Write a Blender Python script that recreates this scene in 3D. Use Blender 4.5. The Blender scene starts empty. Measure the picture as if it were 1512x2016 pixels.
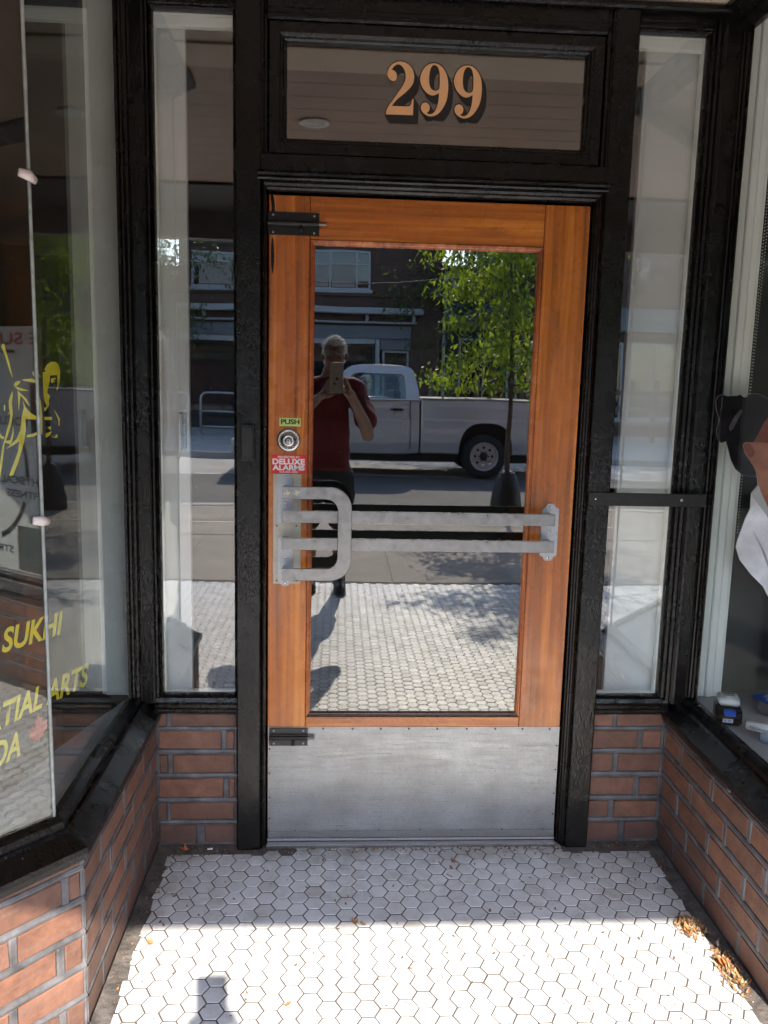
import bpy, bmesh, math, random
from mathutils import Vector, Matrix, noise
random.seed(7)
S = bpy.context.scene
COL = S.collection
PI = math.pi

# ------------------------------------------------------------------ camera, sky, sun, exposure
YAW, PITCH, ROLL = -0.0586, -0.1558, 0.0245
CAM = Vector((0.1999, -2.4537, 1.4509))
def cam_basis():
    cy, sy = math.cos(YAW), math.sin(YAW)
    fwd = Vector((-sy*math.cos(PITCH), cy*math.cos(PITCH), math.sin(PITCH)))
    r0 = Vector((cy, sy, 0)); u0 = r0.cross(fwd)
    r = math.cos(ROLL)*r0 + math.sin(ROLL)*u0
    u = -math.sin(ROLL)*r0 + math.cos(ROLL)*u0
    return r, u, fwd
cr, cu, cf = cam_basis()
cd = bpy.data.cameras.new('camera'); cam = bpy.data.objects.new('camera', cd); COL.objects.link(cam)
cam.matrix_world = Matrix(((cr.x, cu.x, -cf.x, CAM.x), (cr.y, cu.y, -cf.y, CAM.y), (cr.z, cu.z, -cf.z, CAM.z), (0, 0, 0, 1)))
cd.sensor_fit = 'VERTICAL'; cd.sensor_height = 36.0; cd.lens = 1647.55/2016*36
cd.clip_start = 0.004; cd.clip_end = 800
S.camera = cam
SUN_L = Vector((-0.150, 1.0, -0.82))           # direction the sunlight travels
world = bpy.data.worlds.new('World'); S.world = world; world.use_nodes = True
wn = world.node_tree.nodes; wl = world.node_tree.links
bg = wn['Background']; sky = wn.new('ShaderNodeTexSky'); sky.sky_type = 'NISHITA'; sky.sun_disc = False
sky.sun_elevation = math.radians(39.1); sky.sun_rotation = math.radians(172)
sky.air_density = 1.0; sky.dust_density = 0.6; sky.ozone_density = 1.6
wl.new(sky.outputs[0], bg.inputs[0]); bg.inputs[1].default_value = 0.15
sl = bpy.data.lights.new('sun', 'SUN'); sl.energy = 2.0; sl.angle = math.radians(0.53); sl.color = (1.0, 0.91, 0.78)
sun = bpy.data.objects.new('sun', sl); COL.objects.link(sun)
sun.rotation_euler = SUN_L.to_track_quat('-Z', 'Y').to_euler(); sun.location = (3, -20, 18)
S.view_settings.view_transform = 'Standard'; S.view_settings.look = 'None'
S.view_settings.exposure = 2.8; S.view_settings.gamma = 1; S.view_settings.use_curve_mapping = False
S.render.engine = 'CYCLES'
cy = S.cycles
cy.max_bounces = 10; cy.diffuse_bounces = 5; cy.glossy_bounces = 6; cy.transmission_bounces = 6
cy.transparent_max_bounces = 24; cy.caustics_reflective = False; cy.caustics_refractive = False
cy.sample_clamp_indirect = 6.0; cy.use_denoising = True

# ------------------------------------------------------------------ helpers
def tag(o, label=None, cat=None, group=None, kind=None):
    if label: o['label'] = label
    if cat: o['category'] = cat
    if group: o['group'] = group
    if kind: o['kind'] = kind
    return o
def empty(name, loc=(0, 0, 0), label=None, cat=None, group=None):
    o = bpy.data.objects.new(name, None); COL.objects.link(o); o.location = loc
    o.empty_display_size = 0.05
    return tag(o, label, cat, group)
def link(name, me, mat=None, parent=None, loc=None):
    o = bpy.data.objects.new(name, me); COL.objects.link(o)
    if mat is not None and not me.materials: me.materials.append(mat)
    if parent is not None:
        o.parent = parent
        p = Vector((0, 0, 0)); q = parent
        while q is not None: p += q.location; q = q.parent
        o.location = (Vector(loc) if loc is not None else Vector((0, 0, 0))) - p
    elif loc is not None: o.location = loc
    return o
def mesh_bm(bm, smooth=False, recalc=True):
    if recalc: bmesh.ops.recalc_face_normals(bm, faces=bm.faces)
    me = bpy.data.meshes.new('m'); bm.to_mesh(me); bm.free()
    if smooth:
        for p in me.polygons: p.use_smooth = True
    return me
def obj(name, bm, mat, parent=None, loc=None, smooth=False, recalc=True):
    return link(name, mesh_bm(bm, smooth, recalc), mat, parent, loc)
def add_box(bm, x0, x1, y0, y1, z0, z1, bev=0.0, seg=1):
    b = bmesh.new() if bev else bm
    vs = [b.verts.new((x, y, z)) for x in (x0, x1) for y in (y0, y1) for z in (z0, z1)]
    for f in ((0, 1, 3, 2), (4, 6, 7, 5), (0, 4, 5, 1), (2, 3, 7, 6), (0, 2, 6, 4), (1, 5, 7, 3)):
        b.faces.new([vs[i] for i in f])
    if bev:
        bmesh.ops.recalc_face_normals(b, faces=b.faces)
        bmesh.ops.bevel(b, geom=list(b.edges), offset=bev, segments=seg, affect='EDGES', profile=0.5)
        merge(bm, b)
    return bm
def merge(bm, b, M=None):
    if M is not None: bmesh.ops.transform(b, matrix=M, verts=b.verts)
    mp = {v: bm.verts.new(v.co) for v in b.verts}
    for f in b.faces:
        try: bm.faces.new([mp[v] for v in f.verts])
        except ValueError: pass
    b.free()
def box(*a, bev=0.0, seg=1):
    bm = bmesh.new(); add_box(bm, *a, bev=bev, seg=seg); return bm
def add_cyl(bm, p0, p1, r0, r1=None, n=16, cap=True):
    r1 = r0 if r1 is None else r1
    p0, p1 = Vector(p0), Vector(p1); d = (p1-p0).normalized()
    a = d.orthogonal().normalized(); b = d.cross(a)
    R0 = [bm.verts.new(p0+(a*math.cos(2*PI*i/n)+b*math.sin(2*PI*i/n))*r0) for i in range(n)]
    R1 = [bm.verts.new(p1+(a*math.cos(2*PI*i/n)+b*math.sin(2*PI*i/n))*r1) for i in range(n)]
    for i in range(n):
        bm.faces.new((R0[i], R0[(i+1) % n], R1[(i+1) % n], R1[i]))
    if cap:
        bm.faces.new(R0[::-1]); bm.faces.new(R1)
    return bm
def add_lathe(bm, prof, c, axis='y', n=32, cap=True):
    # prof: list of (radius, offset along the axis)
    rings = []
    for r, h in prof:
        ring = []
        for i in range(n):
            a = 2*PI*i/n
            if axis == 'y': p = (c[0]+r*math.cos(a), c[1]+h, c[2]+r*math.sin(a))
            elif axis == 'z': p = (c[0]+r*math.cos(a), c[1]+r*math.sin(a), c[2]+h)
            else: p = (c[0]+h, c[1]+r*math.cos(a), c[2]+r*math.sin(a))
            ring.append(bm.verts.new(p))
        rings.append(ring)
    for k in range(len(rings)-1):
        for i in range(n):
            bm.faces.new((rings[k][i], rings[k][(i+1) % n], rings[k+1][(i+1) % n], rings[k+1][i]))
    if cap: bm.faces.new(rings[0][::-1]); bm.faces.new(rings[-1])
    return bm
def add_tube(bm, pts, r, n=8, sq=(1, 1), cap=True):
    # r: radius or list of radii; sq squashes the section
    pts = [Vector(p) for p in pts]; m = len(pts)
    rs = r if isinstance(r, (list, tuple)) else [r]*m
    rings = []; prev = None
    for k in range(m):
        d = (pts[min(k+1, m-1)]-pts[max(k-1, 0)]).normalized()
        if prev is None:
            a = d.orthogonal().normalized()
            if abs(d.z) < 0.9: a = Vector((0, 0, 1)).cross(d).normalized()
        else:
            a = (prev - d*prev.dot(d)).normalized()
        prev = a; b = d.cross(a)
        rings.append([bm.verts.new(pts[k]+a*math.cos(2*PI*i/n)*rs[k]*sq[0]+b*math.sin(2*PI*i/n)*rs[k]*sq[1]) for i in range(n)])
    for k in range(m-1):
        for i in range(n):
            bm.faces.new((rings[k][i], rings[k][(i+1) % n], rings[k+1][(i+1) % n], rings[k+1][i]))
    if cap:
        bm.faces.new(rings[0][::-1]); bm.faces.new(rings[-1])
    return bm
def rect_frame(x0, x1, z0, z1, prof, sides='lrtb'):
    # mitred moulding round a rectangle in the xz plane; prof: closed list of (inward, y)
    bm = bmesh.new()
    C = [(x0, z0, 1, 1), (x1, z0, -1, 1), (x1, z1, -1, -1), (x0, z1, 1, -1)]
    rings = [[bm.verts.new((cx+sx*u, y, cz+sz*u)) for u, y in prof] for cx, cz, sx, sz in C]
    n = len(prof)
    for k, s in enumerate('brtl'):
        if s not in sides: continue
        A, B = rings[k], rings[(k+1) % 4]
        for i in range(n):
            bm.faces.new((A[i], A[(i+1) % n], B[(i+1) % n], B[i]))
        if len(sides) < 4:
            for R in (A, B):
                try: bm.faces.new(R)
                except ValueError: pass
    return bm
def sweep_xy(path, prof, closed=False):
    # moulding along a horizontal path with mitred corners; prof: closed list of (outward, z); outward = left normal of the path
    bm = bmesh.new(); P = [Vector((p[0], p[1])) for p in path]; m = len(P); rings = []
    for k in range(m):
        ns = []
        if k > 0: d = (P[k]-P[k-1]).normalized(); ns.append(Vector((-d.y, d.x)))
        if k < m-1: d = (P[k+1]-P[k]).normalized(); ns.append(Vector((-d.y, d.x)))
        n = sum(ns, Vector((0, 0))); n.normalize(); s = 1/max(0.3, n.dot(ns[0]))
        rings.append([bm.verts.new((P[k].x+n.x*u*s, P[k].y+n.y*u*s, z)) for u, z in prof])
    q = len(prof)
    for k in range(m-1):
        for i in range(q):
            bm.faces.new((rings[k][i], rings[k][(i+1) % q], rings[k+1][(i+1) % q], rings[k+1][i]))
    bm.faces.new(rings[0][::-1]); bm.faces.new(rings[-1])
    return bm
def mitre_segment(path, k, prof):
    # one segment of a mitred run as its own mesh
    P = [Vector((p[0], p[1])) for p in path]; bm = bmesh.new(); rings = []
    for j in (k, k+1):
        ns = []
        if j > 0: d = (P[j]-P[j-1]).normalized(); ns.append(Vector((-d.y, d.x)))
        if j < len(P)-1: d = (P[j+1]-P[j]).normalized(); ns.append(Vector((-d.y, d.x)))
        n = sum(ns, Vector((0, 0))); n.normalize(); s = 1/max(0.3, n.dot(ns[0]))
        rings.append([bm.verts.new((P[j].x+n.x*u*s, P[j].y+n.y*u*s, z)) for u, z in prof])
    q = len(prof)
    for i in range(q): bm.faces.new((rings[0][i], rings[0][(i+1) % q], rings[1][(i+1) % q], rings[1][i]))
    bm.faces.new(rings[0][::-1]); bm.faces.new(rings[1])
    return bm
def flat_poly(bm, loops, thick=0.0006, offset=0.0):
    # filled 2-D outlines (with holes) -> prism in local xy, thickness along z
    cu = bpy.data.curves.new('c', 'CURVE'); cu.dimensions = '2D'; cu.fill_mode = 'BOTH'; cu.extrude = thick/2; cu.offset = offset
    for lp in loops:
        s = cu.splines.new('POLY'); s.points.add(len(lp)-1); s.use_cyclic_u = True
        for p, (x, y) in zip(s.points, lp): p.co = (x, y, 0, 1)
    o = bpy.data.objects.new('t', cu); COL.objects.link(o)
    me = bpy.data.meshes.new_from_object(o.evaluated_get(bpy.context.evaluated_depsgraph_get()))
    b = bmesh.new(); b.from_mesh(me)
    bpy.data.objects.remove(o); bpy.data.curves.remove(cu); bpy.data.meshes.remove(me)
    return b
def smooth_loop(pts, sub=5):
    # pts: (x, y) or (x, y, 'c') for a sharp corner; Catmull-Rom between corners
    n = len(pts); out = []
    P = [Vector(p[:2]) for p in pts]; c = [len(p) > 2 for p in pts]
    for i in range(n):
        a, b = P[i], P[(i+1) % n]
        m0 = (b-a)*0.5 if c[i] else (b-P[i-1])*0.5
        m1 = (b-a)*0.5 if c[(i+1) % n] else (P[(i+2) % n]-a)*0.5
        if c[i] and c[(i+1) % n]: out.append(a); continue
        for k in range(sub):
            t = k/sub; t2 = t*t; t3 = t2*t
            out.append(a*(2*t3-3*t2+1)+m0*(t3-2*t2+t)+b*(-2*t3+3*t2)+m1*(t3-t2))
    return [(v.x, v.y) for v in out]
def text_bm(txt, size=0.05, bold=0.0, thick=0.0006, shear=0.0, sx=1.0, align='CENTER', space=1.0):
    cu = bpy.data.curves.new('t', 'FONT'); cu.body = txt; cu.size = size; cu.offset = bold; cu.extrude = thick/2
    cu.shear = shear; cu.align_x = align; cu.space_character = space; cu.resolution_u = 4
    o = bpy.data.objects.new('t', cu); COL.objects.link(o)
    me = bpy.data.meshes.new_from_object(o.evaluated_get(bpy.context.evaluated_depsgraph_get()))
    b = bmesh.new(); b.from_mesh(me)
    bpy.data.objects.remove(o); bpy.data.curves.remove(cu); bpy.data.meshes.remove(me)
    for v in b.verts: v.co.x *= sx
    return b
def text_fit(txt, w, h, bold=0.0, **k):
    # text whose bounding box is w x h with its lower left corner at the origin
    b = text_bm(txt, 1.0, bold=bold, thick=0.0, align='LEFT', **k)
    xs = [v.co.x for v in b.verts]; ys = [v.co.y for v in b.verts]
    x0, y0 = min(xs), min(ys); fx = w/(max(xs)-x0); fy = h/(max(ys)-y0)
    for v in b.verts: v.co.x = (v.co.x-x0)*fx; v.co.y = (v.co.y-y0)*fy
    return b
FRONT = Matrix(((1, 0, 0, 0), (0, 0, -1, 0), (0, 1, 0, 0), (0, 0, 0, 1)))   # local xy -> world xz, local z -> -y
def on_front(b, x, y, z):
    bmesh.ops.transform(b, matrix=Matrix.Translation((x, y, z)) @ FRONT, verts=b.verts); return b
def copy_tree(o, parent=None):
    c = o.copy(); COL.objects.link(c); c.parent = parent
    for ch in [x for x in bpy.data.objects if x.parent == o]: copy_tree(ch, c)
    return c

# ------------------------------------------------------------------ materials
def mat_base(name):
    m = bpy.data.materials.new(name); m.use_nodes = True; nt = m.node_tree
    return m, nt, nt.nodes['Principled BSDF']
def N(nt, t, **k):
    n = nt.nodes.new(t)
    for a, v in k.items():
        if a.startswith('i_'):
            key = a[2:]; key = int(key) if key.isdigit() else key
            n.inputs[key].default_value = v
        else: setattr(n, a, v)
    return n
def ramp(nt, src, stops, interp='LINEAR'):
    r = nt.nodes.new('ShaderNodeValToRGB'); e = r.color_ramp.elements; r.color_ramp.interpolation = interp
    while len(e) < len(stops): e.new(0.5)
    for el, (p, c) in zip(e, stops):
        el.position = p; el.color = (c[0], c[1], c[2], 1) if isinstance(c, (tuple, list)) else (c, c, c, 1)
    nt.links.new(src, r.inputs[0]); return r
def coords(nt, kind='Object', scale=(1, 1, 1), world_space=False):
    mp = nt.nodes.new('ShaderNodeMapping'); mp.inputs['Scale'].default_value = scale
    if world_space:
        g = nt.nodes.new('ShaderNodeNewGeometry'); nt.links.new(g.outputs['Position'], mp.inputs[0])
    else:
        t = nt.nodes.new('ShaderNodeTexCoord'); nt.links.new(t.outputs[kind], mp.inputs[0])
    return mp.outputs[0]
def noise_n(nt, vec, scale, detail=4, rough=0.55, dist=0.0):
    n = N(nt, 'ShaderNodeTexNoise'); n.inputs['Scale'].default_value = scale; n.inputs['Detail'].default_value = detail
    n.inputs['Roughness'].default_value = rough; n.inputs['Distortion'].default_value = dist
    nt.links.new(vec, n.inputs['Vector']); return n.outputs[0]
def bump(nt, bsdf, h, strength, dist, prev=None):
    b = N(nt, 'ShaderNodeBump'); b.inputs['Strength'].default_value = strength; b.inputs['Distance'].default_value = dist
    nt.links.new(h, b.inputs['Height'])
    if prev: nt.links.new(prev.outputs[0], b.inputs['Normal'])
    if bsdf: nt.links.new(b.outputs[0], bsdf.inputs['Normal'])
    return b
def mixc(nt, fac, a, b, blend='MIX'):
    m = nt.nodes.new('ShaderNodeMix'); m.data_type = 'RGBA'; m.blend_type = blend
    for s, v in ((0, fac), (6, a), (7, b)):
        if isinstance(v, bpy.types.NodeSocket): nt.links.new(v, m.inputs[s])
        elif s == 0: m.inputs[0].default_value = v
        else: m.inputs[s].default_value = (v[0], v[1], v[2], 1)
    return m.outputs[2]
def simple(name, col, rough=0.5, metal=0.0, var=0.0, vscale=20, bmp=0.0, bscale=60, bdist=0.001, spec=None, rvar=0.0):
    m, nt, b = mat_base(name)
    b.inputs['Base Color'].default_value = (*col, 1); b.inputs['Roughness'].default_value = rough; b.inputs['Metallic'].default_value = metal
    if spec is not None: b.inputs['Specular IOR Level'].default_value = spec
    v = coords(nt, world_space=True)
    if var:
        f = noise_n(nt, v, vscale, 5)
        r = ramp(nt, f, [(0.3, tuple(c*(1-var) for c in col)), (0.7, tuple(min(1, c*(1+var)) for c in col))])
        nt.links.new(r.outputs[0], b.inputs['Base Color'])
    if rvar:
        f = noise_n(nt, v, vscale*1.7, 4); r = ramp(nt, f, [(0.3, max(0, rough-rvar)), (0.7, min(1, rough+rvar))])
        nt.links.new(r.outputs[0], b.inputs['Roughness'])
    if bmp: bump(nt, b, noise_n(nt, v, bscale, 5), bmp, bdist)
    return m
M = {}
def black_paint():
    m, nt, b = mat_base('black_paint'); v = coords(nt, world_space=True)
    mp = N(nt, 'ShaderNodeMapping'); mp.inputs['Scale'].default_value = (1.0, 1.0, 0.45); nt.links.new(v, mp.inputs[0])
    warp = noise_n(nt, mp.outputs[0], 34, 5, 0.65, 1.2)
    cr_ = N(nt, 'ShaderNodeTexVoronoi', feature='DISTANCE_TO_EDGE'); cr_.inputs['Scale'].default_value = 95
    wv = N(nt, 'ShaderNodeVectorMath', operation='MULTIPLY_ADD'); wv.inputs[1].default_value = (0.02, 0.02, 0.02)
    nz = N(nt, 'ShaderNodeTexNoise'); nz.inputs['Scale'].default_value = 40; nt.links.new(mp.outputs[0], nz.inputs['Vector'])
    nt.links.new(nz.outputs[1], wv.inputs[0]); nt.links.new(mp.outputs[0], wv.inputs[2]); nt.links.new(wv.outputs[0], cr_.inputs['Vector'])
    ck = ramp(nt, cr_.outputs[0], [(0.0, 0.0), (0.12, 1.0)])
    zone = ramp(nt, noise_n(nt, v, 2.3, 3), [(0.42, 0.0), (0.62, 1.0)])
    b1 = bump(nt, None, warp, 0.55, 0.0035)
    mm = N(nt, 'ShaderNodeMath', operation='MULTIPLY'); nt.links.new(zone.outputs[0], mm.inputs[0]); mm.inputs[1].default_value = 0.55
    b2 = N(nt, 'ShaderNodeBump'); b2.inputs['Distance'].default_value = 0.0012
    nt.links.new(mm.outputs[0], b2.inputs['Strength']); nt.links.new(ck.outputs[0], b2.inputs['Height']); nt.links.new(b1.outputs[0], b2.inputs['Normal'])
    nt.links.new(b2.outputs[0], b.inputs['Normal'])
    dust = ramp(nt, noise_n(nt, v, 9, 6, 0.7), [(0.35, (0.0032, 0.0023, 0.0018)), (0.62, (0.0055, 0.0042, 0.0034)), (0.8, (0.018, 0.015, 0.013))])
    chip = ramp(nt, noise_n(nt, v, 55, 2, 0.5), [(0.0, 0.0), (0.79, 0.0), (0.80, 1.0)])
    nt.links.new(mixc(nt, chip.outputs[0], dust.outputs[0], (0.20, 0.15, 0.11)), b.inputs['Base Color'])
    rr = ramp(nt, noise_n(nt, v, 14, 4), [(0.3, 0.15), (0.7, 0.34)]); nt.links.new(rr.outputs[0], b.inputs['Roughness'])
    b.inputs['Specular IOR Level'].default_value = 0.36
    return m
M['black'] = black_paint()
def wood(name, axis, dark=(0.085, 0.022, 0.006), mid=(0.46, 0.122, 0.016), light=(0.70, 0.235, 0.034), rough=0.22):
    m, nt, b = mat_base(name)
    sc = {'z': (11, 11, 0.55), 'x': (0.55, 11, 11)}[axis]
    v = coords(nt, world_space=True, scale=sc)
    big = noise_n(nt, v, 1.6, 3, 0.5, 0.7)
    w = N(nt, 'ShaderNodeTexWave', wave_type='BANDS', bands_direction='X' if axis == 'z' else 'Z', wave_profile='SAW')
    w.inputs['Scale'].default_value = 1.15; w.inputs['Distortion'].default_value = 13; w.inputs['Detail'].default_value = 3; w.inputs['Detail Scale'].default_value = 0.8
    nt.links.new(v, w.inputs['Vector'])
    fine = noise_n(nt, coords(nt, world_space=True, scale=tuple(s*9 for s in sc)), 1.2, 4, 0.6)
    a = N(nt, 'ShaderNodeMath', operation='MULTIPLY_ADD'); nt.links.new(w.outputs['Fac'], a.inputs[0]); a.inputs[1].default_value = 0.13
    nt.links.new(big, a.inputs[2])
    a2 = N(nt, 'ShaderNodeMath', operation='MULTIPLY_ADD'); nt.links.new(fine, a2.inputs[0]); a2.inputs[1].default_value = 0.34; nt.links.new(a.outputs[0], a2.inputs[2])
    r = ramp(nt, a2.outputs[0], [(0.42, dark), (0.58, tuple(c*0.68 for c in mid)), (0.72, mid), (0.94, light)])
    # worn dark stains near edges, as on old varnish
    st = ramp(nt, noise_n(nt, coords(nt, world_space=True, scale=(3.2, 3, 1.1) if axis == 'z' else (1.1, 3, 3.2)), 3.1, 5, 0.62), [(0.0, 0.0), (0.61, 0.0), (0.74, 0.65)])
    c1 = mixc(nt, st.outputs[0], r.outputs[0], (0.09, 0.028, 0.010))
    sc2 = ramp(nt, noise_n(nt, coords(nt, world_space=True, scale=(1, 1, 1)), 90, 2, 0.5), [(0.0, 0.0), (0.80, 0.0), (0.82, 0.8)])
    c2 = mixc(nt, sc2.outputs[0], c1, (0.55, 0.30, 0.13))
    nt.links.new(c2, b.inputs['Base Color'])
    rr = ramp(nt, noise_n(nt, coords(nt, world_space=True), 17, 4), [(0.3, rough-0.06), (0.7, rough+0.18)]); nt.links.new(rr.outputs[0], b.inputs['Roughness'])
    bump(nt, b, a2.outputs[0], 0.22, 0.0012)
    b.inputs['Coat Weight'].default_value = 0.25; b.inputs['Coat Roughness'].default_value = 0.18
    return m
M['wood_v'] = wood('varnished_wood_upright', 'z'); M['wood_h'] = wood('varnished_wood_level', 'x')
M['bead'] = wood('varnished_bead', 'z', dark=(0.10, 0.022, 0.008), mid=(0.42, 0.11, 0.032), light=(0.62, 0.22, 0.08))
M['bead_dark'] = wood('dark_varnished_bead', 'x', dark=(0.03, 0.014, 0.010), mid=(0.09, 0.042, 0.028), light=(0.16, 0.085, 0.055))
def brick_mat():
    m, nt, b = mat_base('painted_brick'); v = coords(nt, world_space=True)
    oi = N(nt, 'ShaderNodeObjectInfo')
    base = ramp(nt, oi.outputs['Random'], [(0.0, (0.165, 0.078, 0.052)), (0.35, (0.235, 0.108, 0.068)), (0.7, (0.27, 0.125, 0.078)), (1.0, (0.19, 0.098, 0.068))])
    mot = ramp(nt, noise_n(nt, v, 17, 7, 0.72), [(0.3, (0.50, 0.50, 0.52)), (0.7, (1.22, 1.18, 1.14))])
    c = mixc(nt, 1.0, base.outputs[0], mot.outputs[0], 'MULTIPLY')
    stz = N(nt, 'ShaderNodeTexNoise'); stz.inputs['Scale'].default_value = 3.0
    mp = N(nt, 'ShaderNodeMapping'); mp.inputs['Scale'].default_value = (4, 4, 55); nt.links.new(v, mp.inputs[0])
    scr = ramp(nt, noise_n(nt, mp.outputs[0], 1.6, 4, 0.6), [(0.52, 0.0), (0.70, 0.6)])
    c = mixc(nt, scr.outputs[0], c, (0.17, 0.12, 0.10))
    dk = ramp(nt, noise_n(nt, v, 5, 4, 0.6), [(0.5, 0.0), (0.75, 0.45)])
    c = mixc(nt, dk.outputs[0], c, (0.15, 0.075, 0.05))
    pit = ramp(nt, noise_n(nt, v, 190, 2), [(0.0, 0.0), (0.71, 0.0), (0.75, 0.8)])
    c = mixc(nt, pit.outputs[0], c, (0.06, 0.035, 0.03))
    # dirt that has settled on the lowest courses
    sp = N(nt, 'ShaderNodeSeparateXYZ'); nt.links.new(v, sp.inputs[0])
    zz = N(nt, 'ShaderNodeMath', operation='MULTIPLY_ADD'); nt.links.new(noise_n(nt, v, 7, 4), zz.inputs[0]); zz.inputs[1].default_value = 0.14; nt.links.new(sp.outputs[2], zz.inputs[2])
    dz = ramp(nt, zz.outputs[0], [(0.07, 0.7), (0.24, 0.0)])
    c = mixc(nt, dz.outputs[0], c, (0.10, 0.06, 0.05))
    nt.links.new(c, b.inputs['Base Color']); b.inputs['Roughness'].default_value = 0.62
    h1 = bump(nt, None, noise_n(nt, mp.outputs[0], 1.6, 4, 0.6), 0.35, 0.0016)
    bump(nt, b, noise_n(nt, v, 70, 6, 0.7), 0.8, 0.0030, h1)
    return m
M['brick'] = brick_mat()
M['mortar'] = simple('painted_mortar', (0.112, 0.107, 0.112), 0.45, var=0.55, vscale=19, bmp=0.7, bscale=85, bdist=0.003)
def tile_mat():
    m, nt, b = mat_base('porcelain_tile'); v = coords(nt, world_space=True)
    at = N(nt, 'ShaderNodeAttribute', attribute_name='rnd'); oi = N(nt, 'ShaderNodeObjectInfo')
    ad = N(nt, 'ShaderNodeMath', operation='ADD'); nt.links.new(at.outputs['Fac'], ad.inputs[0]); nt.links.new(oi.outputs['Random'], ad.inputs[1])
    fr = N(nt, 'ShaderNodeMath', operation='FRACT'); nt.links.new(ad.outputs[0], fr.inputs[0])
    base = ramp(nt, fr.outputs[0], [(0.0, (0.62, 0.625, 0.63)), (0.5, (0.69, 0.695, 0.70)), (0.9, (0.74, 0.745, 0.75)), (1.0, (0.54, 0.54, 0.54))])
    dirt = ramp(nt, noise_n(nt, v, 9.5, 8, 0.72, 0.5), [(0.48, 0.0), (0.63, 0.36), (0.76, 0.7)])
    c = mixc(nt, dirt.outputs[0], base.outputs[0], (0.27, 0.235, 0.19))
    sp = N(nt, 'ShaderNodeSeparateXYZ'); nt.links.new(v, sp.inputs[0])
    # grime gathers by the threshold and along the walls of the recess
    yy = N(nt, 'ShaderNodeMath', operation='MULTIPLY_ADD'); nt.links.new(noise_n(nt, v, 11, 6, 0.7), yy.inputs[0]); yy.inputs[1].default_value = 0.34; nt.links.new(sp.outputs[1], yy.inputs[2])
    gy = ramp(nt, yy.outputs[0], [(0.04, 0.0), (0.17, 0.6)])
    c = mixc(nt, gy.outputs[0], c, (0.20, 0.17, 0.14))
    xx = N(nt, 'ShaderNodeMath', operation='ABSOLUTE'); x0 = N(nt, 'ShaderNodeMath', operation='SUBTRACT'); nt.links.new(sp.outputs[0], x0.inputs[0]); x0.inputs[1].default_value = 0.46
    nt.links.new(x0.outputs[0], xx.inputs[0])
    xn = N(nt, 'ShaderNodeMath', operation='MULTIPLY_ADD'); nt.links.new(noise_n(nt, v, 13, 5, 0.7), xn.inputs[0]); xn.inputs[1].default_value = 0.30; nt.links.new(xx.outputs[0], xn.inputs[2])
    gx = ramp(nt, xn.outputs[0], [(0.79, 0.0), (0.95, 0.45)])
    gxy = N(nt, 'ShaderNodeMath', operation='MULTIPLY'); yr = ramp(nt, yy.outputs[0], [(0.0, 0.25), (0.12, 1.0)]); nt.links.new(gx.outputs[0], gxy.inputs[0]); nt.links.new(yr.outputs[0], gxy.inputs[1])
    c = mixc(nt, gxy.outputs[0], c, (0.20, 0.17, 0.145))
    spot = ramp(nt, noise_n(nt, v, 52, 4, 0.62), [(0.0, 0.0), (0.69, 0.0), (0.73, 0.65)])
    c = mixc(nt, spot.outputs[0], c, (0.14, 0.115, 0.09))
    nt.links.new(c, b.inputs['Base Color'])
    rr = ramp(nt, noise_n(nt, v, 20, 4), [(0.3, 0.34), (0.7, 0.55)]); nt.links.new(rr.outputs[0], b.inputs['Roughness'])
    bump(nt, b, noise_n(nt, v, 60, 3), 0.12, 0.0008)
    return m
M['tile'] = tile_mat()
M['grout'] = simple('grout', (0.085, 0.070, 0.064), 0.85, var=0.35, vscale=30, bmp=0.4, bscale=200, bdist=0.001)
M['edge'] = simple('dirty_cement', (0.10, 0.088, 0.082), 0.85, var=0.6, vscale=22, bmp=0.9, bscale=70, bdist=0.006)
M['concrete'] = simple('concrete', (0.27, 0.235, 0.20), 0.85, var=0.16, vscale=2.6, bmp=0.35, bscale=160, bdist=0.002)
M['concrete_pale'] = simple('pale_concrete', (0.36, 0.34, 0.32), 0.85, var=0.16, vscale=1.6, bmp=0.3, bscale=90, bdist=0.003)
def asphalt_mat():
    m, nt, b = mat_base('asphalt'); v = coords(nt, world_space=True)
    c = ramp(nt, noise_n(nt, v, 170, 3, 0.7), [(0.35, (0.055, 0.052, 0.050)), (0.65, (0.13, 0.122, 0.115))])
    big = ramp(nt, noise_n(nt, v, 0.9, 5, 0.6), [(0.3, (0.75, 0.75, 0.75)), (0.7, (1.25, 1.22, 1.2))])
    nt.links.new(mixc(nt, 1.0, c.outputs[0], big.outputs[0], 'MULTIPLY'), b.inputs['Base Color'])
    b.inputs['Roughness'].default_value = 0.85; bump(nt, b, noise_n(nt, v, 140, 3), 0.6, 0.006); return m
M['asphalt'] = asphalt_mat()
M['roadpaint'] = simple('road_paint', (0.62, 0.61, 0.57), 0.7, var=0.3, vscale=12)
M['earth'] = simple('planting_soil', (0.06, 0.045, 0.032), 0.95, var=0.4, vscale=30, bmp=0.8, bscale=60, bdist=0.01)
M['white'] = simple('white_trim', (0.86, 0.87, 0.80), 0.45, var=0.05, vscale=6, bmp=0.25, bscale=30, bdist=0.002)
M['white_inner'] = simple('white_inner_panel', (0.66, 0.66, 0.63), 0.45, var=0.05, vscale=4)
M['shelf'] = simple('white_display_shelf', (0.36, 0.37, 0.38), 0.35, var=0.05, vscale=8)
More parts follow.
